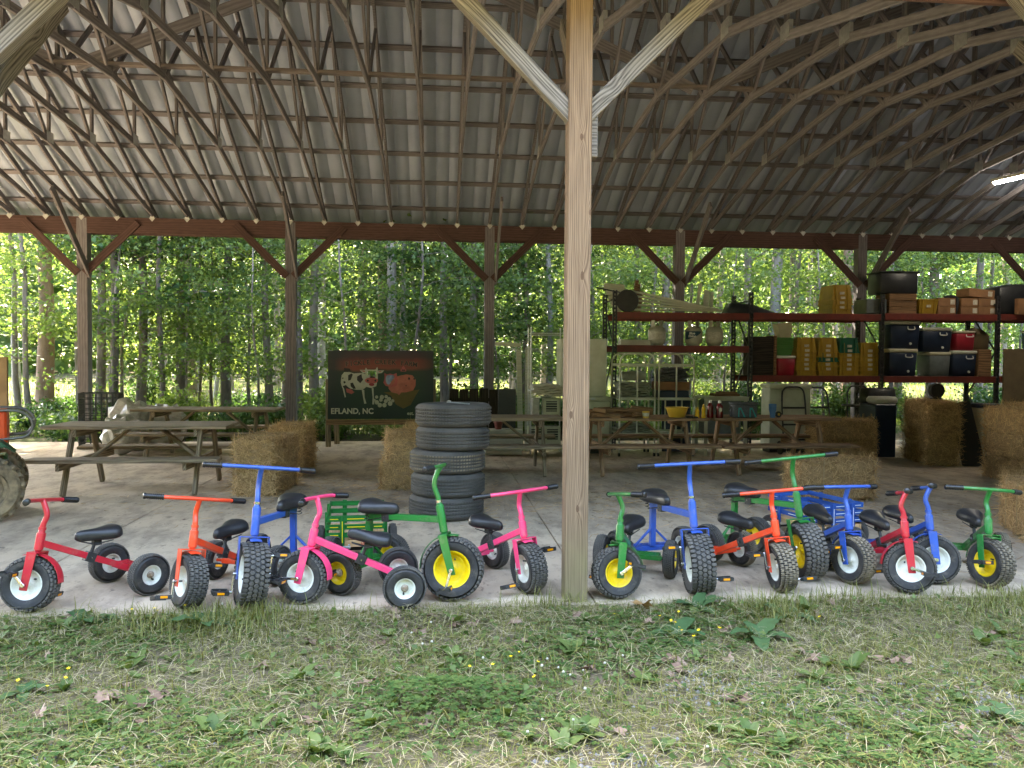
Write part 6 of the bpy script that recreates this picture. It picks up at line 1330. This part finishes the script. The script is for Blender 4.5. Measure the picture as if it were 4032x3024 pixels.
def strands(n, seed, l0, l1, w, zmax, dens):
    rng = np.random.default_rng(seed); x = rng.uniform(-4.5, 5.9, n*3); y = rng.uniform(1.3, SLAB_F+.02, n*3); k = rng.random(n*3) < dens(x, y); x, y = x[k][:n], y[k][:n]; n = len(x)
    a = rng.uniform(0, 2*pi, n); L = rng.uniform(l0, l1, n); D = np.stack([np.cos(a), np.sin(a), rng.normal(0, .10, n)], 1)*L[:, None]*.5; S = np.stack([-np.sin(a), np.cos(a), 0*a], 1)*w
    P = np.stack([x, y, np.maximum(lz(x, y)+rng.uniform(.008, zmax, n), np.where(y > SLAB_F-.04, .004, -9))], 1); up = np.array([0, 0, 1.])*(L*rng.uniform(.02, .12, n))[:, None]
    V = np.stack([P-D-S, P-D+S, P+up-S, P+up+S, P+D-S*.5, P+D+S*.5], 1).reshape(-1, 3); i = np.arange(n)[:, None]*6
    return rawmesh('strands', V, np.concatenate([i+[[0, 1, 3, 2]], i+[[2, 3, 5, 4]]]))
o = put('straw_clippings', strands(19000, 31, .04, .15, .0013, .05, lambda x, y: np.clip(.25+.9*edge(y)+.5*patch(x, y, 2.7, 4), 0, 1)*.8), 'dry_grass'); kind(o, 'stuff'); o['label'] = 'long pale straw clippings strewn over the lawn'
o = put('cut_green_blades', strands(16000, 32, .04, .13, .0018, .05, lambda x, y: np.clip(.3+.7*edge(y)+.5*patch(x, y, 2.2, 1), 0, 1)*.8), 'grass'); kind(o, 'stuff'); o['label'] = 'cut green blades strewn over the lawn'
# clover: three round leaflets on a short stalk
rng = np.random.default_rng(4); n = 25000; x = rng.uniform(-4.6, 6, n*3); y = rng.uniform(1.2, 4.9, n*3)
dcl = np.clip(1.7*patch(x, y, 1.9, 3.1)-.75, .07, .8)+1.2*np.exp(-((x-.05)**2/.16+(y-3.62)**2/.06)); k = rng.random(n*3) < dcl*.8; x, y = x[k][:n], y[k][:n]; n = len(x)
hz = rng.uniform(.006, .038, n)+.09*np.exp(-((x-.02)**2/.10+(y-3.62)**2/.04)); a = rng.uniform(0, 2*pi, n); r = rng.uniform(.008, .0145, n); Vs = []; Fs = []
base = np.stack([x, y, lz(x, y)+hz], 1)
for q in range(3):
    an = a+q*2*pi/3; d = np.stack([np.cos(an), np.sin(an), .15+0*an], 1); s = np.stack([-np.sin(an), np.cos(an), 0*an], 1)
    Vs.append(np.stack([base, base+d*(r*.9)[:, None]-s*(r*.75)[:, None]+[0, 0, .002], base+d*(r*1.7)[:, None]-s*(r*.55)[:, None], base+d*(r*1.55)[:, None], base+d*(r*1.7)[:, None]+s*(r*.55)[:, None], base+d*(r*.9)[:, None]+s*(r*.75)[:, None]+[0, 0, .002]], 1))
V = np.stack(Vs, 1).reshape(-1, 3); b6 = np.arange(n*3)[:, None]*6; F = np.concatenate([b6+[[0, 1, 2, 3]], b6+[[0, 3, 4, 5]]])
o = put('clover', rawmesh('clover', V, F), 'clover'); kind(o, 'stuff'); o['label'] = 'patches of green clover in the lawn'
n = 9000; x = rng.uniform(-4.4, 5.8, n*3); y = rng.uniform(1.3, 4.9, n*3); k = rng.random(n*3) < np.clip(1.8*patch(x, y, 1.5, 5.3)-.6, .05, 1)*.8; x, y = x[k][:n], y[k][:n]
o = put('ground_cover', leaf_cloud(rng, np.stack([x, y, lz(x, y)+rng.uniform(.008, .045, len(x))], 1), .034, .6, jit=.5), 'broad'); kind(o, 'stuff'); o['label'] = 'mixed small-leaved weeds covering the lawn'
# broad-leaved weeds: each plant is a thing
def broad_leaf(L, W, wav, curl, rib=True, seed=0):
    r = random.Random(seed); V = []; F = []; n = 9
    for i in range(n+1):
        u = i/n; w = W*.5*(sin(pi*min(1, u*.93+.05))**.7)*(1 if u > .12 else .25+u*6); x = u*L; z = L*(.55*u-curl*u*u)
        e = wav*sin(i*2.3+seed)*W
        V += [(x, -w+r.uniform(-.04, .04)*W, z+.10*w+e), (x, -w*.5, z+.02*W), (x, 0, z-.03*W), (x, w*.5, z+.02*W), (x, w+r.uniform(-.04, .04)*W, z+.10*w-e)]
    for i in range(n):
        for j in range(4): a = i*5+j; F.append((a, a+1, a+6, a+5))
    return MB().add(V, F).mesh('leaf', smooth=True, angle=80)
DOCK = [broad_leaf(.24, .105, .06, .62, seed=s) for s in range(4)]; PLANT = [broad_leaf(.10, .05, .03, .40, seed=10+s) for s in range(3)]
stalk = MB().tube([(0, 0, 0), (.004, .003, .10)], [.004, .002], 6).mesh('stalk')
def weed(name, x, y, meshes, n, sc, mat, label, cat, group, el=(.0, .5), droop=0):
    t = thing(name, label, cat, T(x, y, float(lz(x, y))-.004, random.uniform(0, 6)), group)
    for i in range(n):
        put('leaf', random.choice(meshes), mat, t, Matrix.Rotation(i*2*pi/n+random.uniform(-.4, .4), 4, 'Z') @ Matrix.Rotation(-random.uniform(*el), 4, 'Y') @ Matrix.Scale(sc*random.uniform(.65, 1.15), 4))
    return t
random.seed(5)
for (x, y, n, s, lb) in ((-1.35, 4.80, 6, .95, 'broad glossy dock plant beside the tall grass at the slab edge'), (1.62, 4.86, 5, 1.0, 'dock plant drooping over the slab edge by the timber post'), (1.38, 4.48, 5, .95, 'dock plant with big drooping leaves among yellow flowers'), (1.85, 4.42, 5, .9, 'dock plant with flattened grey green leaves'), (-2.05, 4.85, 4, .8, 'upright dock plant near the red tricycle'), (2.55, 3.28, 4, .85, 'dock plant in the gravelly patch'), (-1.95, 3.95, 5, .6, 'dock plant beside the plantains'), (2.15, 4.72, 4, .7, 'small dock plant near the slab edge behind the gravel')):
    weed('dock_plant', x, y, DOCK, n, s, 'dock', lb, 'plant', 'dock plants')
spots = [(-1.6, 4.2), (-1.45, 4.05), (-1.75, 3.95), (-1.2, 4.12), (-1.05, 4.3), (-1.35, 3.7), (-1.5, 3.55), (-.55, 3.98), (-.42, 4.02), (-.3, 3.72), (-.62, 3.5), (-.75, 3.42), (-.95, 3.38), (-.05, 4.28), (.12, 4.2), (.02, 4.1), (.3, 3.5), (.38, 3.28), (.48, 3.22), (.62, 3.3), (2.05, 4.0), (2.15, 3.92), (1.9, 3.85), (3.0, 4.1), (3.1, 4.0), (2.9, 3.95), (3.2, 4.15), (3.3, 4.35), (3.15, 4.3), (1.35, 3.2), (1.45, 3.1), (1.2, 3.35), (1.7, 3.6), (2.7, 3.7), (3.4, 3.75), (-2.2, 4.5), (-2.4, 4.6), (.9, 3.2), (.75, 3.15), (-1.85, 4.35), (2.4, 3.45), (2.0, 3.15)]
spots += [(random.uniform(-2.9, 4.4), random.uniform(2.95, 4.85)) for _ in range(46)]
for x, y in spots: weed('plantain_plant', x+random.uniform(-.04, .04), y+random.uniform(-.04, .04), PLANT, random.randint(3, 8), random.uniform(.5, 1.15), 'broad', 'broadleaf plantain rosette growing in the lawn', 'plant', 'plantains in the lawn', (.1, .75))
# flowers
FL = MB()
for q in range(5): a = q*2*pi/5; FL.add([(0, 0, 0), (.008*cos(a-.5), .008*sin(a-.5), .003), (.0115*cos(a), .0115*sin(a), .005), (.008*cos(a+.5), .008*sin(a+.5), .003)], [(0, 1, 2, 3)])
FLm = FL.mesh('petals'); CLm = MB().lathe([(0, 0), (.005, .001), (.0075, .005), (.0068, .010), (.0034, .0135), (0, .014)], 8).mesh('blossom'); STm = MB().tube([(0, 0, 0), (.002, .001, 1)], .0012, 4).mesh('stalk')
def flower(x, y, h, yel):
    t = thing('buttercup' if yel else 'clover_blossom', 'small yellow buttercup flower in the lawn' if yel else 'round white clover blossom in the lawn', 'flower', T(x, y, float(lz(x, y)), random.uniform(0, 6)), 'yellow flowers in the lawn' if yel else 'white clover blossoms')
    put('stalk', STm, 'grass', t, Matrix.Diagonal((1, 1, h, 1))); put('petals' if yel else 'blossom', FLm if yel else CLm, 'petal_y' if yel else 'petal_w', t, T(0, 0, h, 0, random.uniform(-.7, .5), random.uniform(-.4, .4)) @ Matrix.Scale(random.uniform(.7, 1.05), 4))
for i in range(34): x, y = random.choice(((1.35, 4.6), (1.3, 4.5), (1.6, 4.5), (1.5, 4.35), (-1.5, 4.88), (-1.9, 4.0), (.3, 3.9), (2.4, 4.5), (3.3, 3.0))); flower(x+random.gauss(0, .16), min(4.9, y+random.gauss(0, .12)), random.uniform(.05, .10), True)
for i in range(20): x, y = random.choice(((.6, 3.9), (.45, 3.5), (.2, 4.0), (.55, 3.3), (-.1, 4.3), (.9, 3.9), (1.3, 3.1), (-1.3, 4.85))); flower(x+random.gauss(0, .15), min(4.9, y+random.gauss(0, .15)), random.uniform(.05, .09), False)
# dead oak leaves
def oak(seed):
    r = random.Random(seed); n = 18; V = [(0, 0, .006)]; 
    for i in range(n): u = 2*pi*i/n; rr = (.045 if i % 3 else .026)*(1+.25*cos(u))*r.uniform(.85, 1.15); V.append((rr*1.25*cos(u), rr*.72*sin(u), .012*sin(u*2+seed)+r.uniform(0, .012)))
    return MB().add(V, [(0, 1+i, 1+(i+1) % n) for i in range(n)]).mesh('dead_leaf', smooth=True, angle=80)
OAK = [oak(i) for i in range(5)]
for i in range(90):
    if i < 48: x, y = random.uniform(-2.6, 4.2), random.uniform(3.0, 4.9)
    else: x, y = random.choice(((.75, 4.7), (.2, 4.75), (-.3, 4.6), (.9, 4.4), (1.1, 4.0), (-1.4, 3.7), (2.2, 3.7))); x += random.gauss(0, .22); y = min(4.93, y+random.gauss(0, .14))
    tag(put('fallen_leaf', OAK[i % 5], 'dead_leaf', None, T(x, y, float(lz(x, y))+random.uniform(.008, .024), random.uniform(0, 6), random.uniform(-.35, .35), random.uniform(-.35, .35)) @ Matrix.Scale(random.uniform(.55, 1.1), 4)), 'dry brown oak leaf lying on the lawn', 'leaf', 'fallen oak leaves on the lawn')
tag(put('fallen_leaf', OAK[2], 'straw', None, T(1.28, 4.83, .03, 2.2, .5, .2) @ Matrix.Scale(1.5, 4)), 'large pale tan dry leaf propped at the slab edge near the post', 'leaf')
# gravel patches
rng = np.random.default_rng(12); N = 2200; gx = rng.choice([1.45, 1.9, 2.2, 2.6, -1.35, .85], N); gy = np.select([gx == 1.45, gx == 1.9, gx == 2.2, gx == 2.6, gx == -1.35], [3.75, 3.45, 3.3, 3.5, 3.2], 3.0)
gx = gx+rng.normal(0, .22, N); gy = np.clip(gy+rng.normal(0, .16, N), 1.2, 4.7); s = rng.uniform(.005, .02, N); Cc = np.stack([gx, gy, lz(gx, gy)-s*.15], 1)
U6 = np.array([(1, 0, 0), (-1, 0, 0), (0, 1, 0), (0, -1, 0), (0, 0, .7), (0, 0, -.7)]); V = Cc[:, None]+U6[None]*s[:, None, None]*rng.uniform(.6, 1.2, (N, 6, 1)); F8 = np.array([(0, 2, 4), (2, 1, 4), (1, 3, 4), (3, 0, 4), (2, 0, 5), (1, 2, 5), (3, 1, 5), (0, 3, 5)])
o = put('gravel', rawmesh('gravel', V.reshape(-1, 3), (np.arange(N)[:, None, None]*6+F8[None]).reshape(-1, 3)), 'stone'); kind(o, 'stuff'); o['label'] = 'grey gravel showing through the lawn'

# unseen woods added behind the camera and at both ends, blocking low sky light
N = 44000; tt = rng.uniform(0, 1, N); dd = rng.random(N)*10
xx = np.where(tt < .3, -28-dd, np.where(tt < .7, rng.uniform(-30, 32, N), 30+dd)); yy = np.where((tt < .3) | (tt >= .7), rng.uniform(-18, 14, N), -17-dd); zz = rng.random(N)**.8*15+.3
o = put('added_shade_woods', leaf_cloud(rng, np.stack([xx, yy, zz*(1+.2*np.sin(xx*.4))], 1), 1.0, .35, simple=True), 'leaf_c'); kind(o, 'stuff'); o['label'] = 'dense green woods added unseen around the lawn to shade the barn'
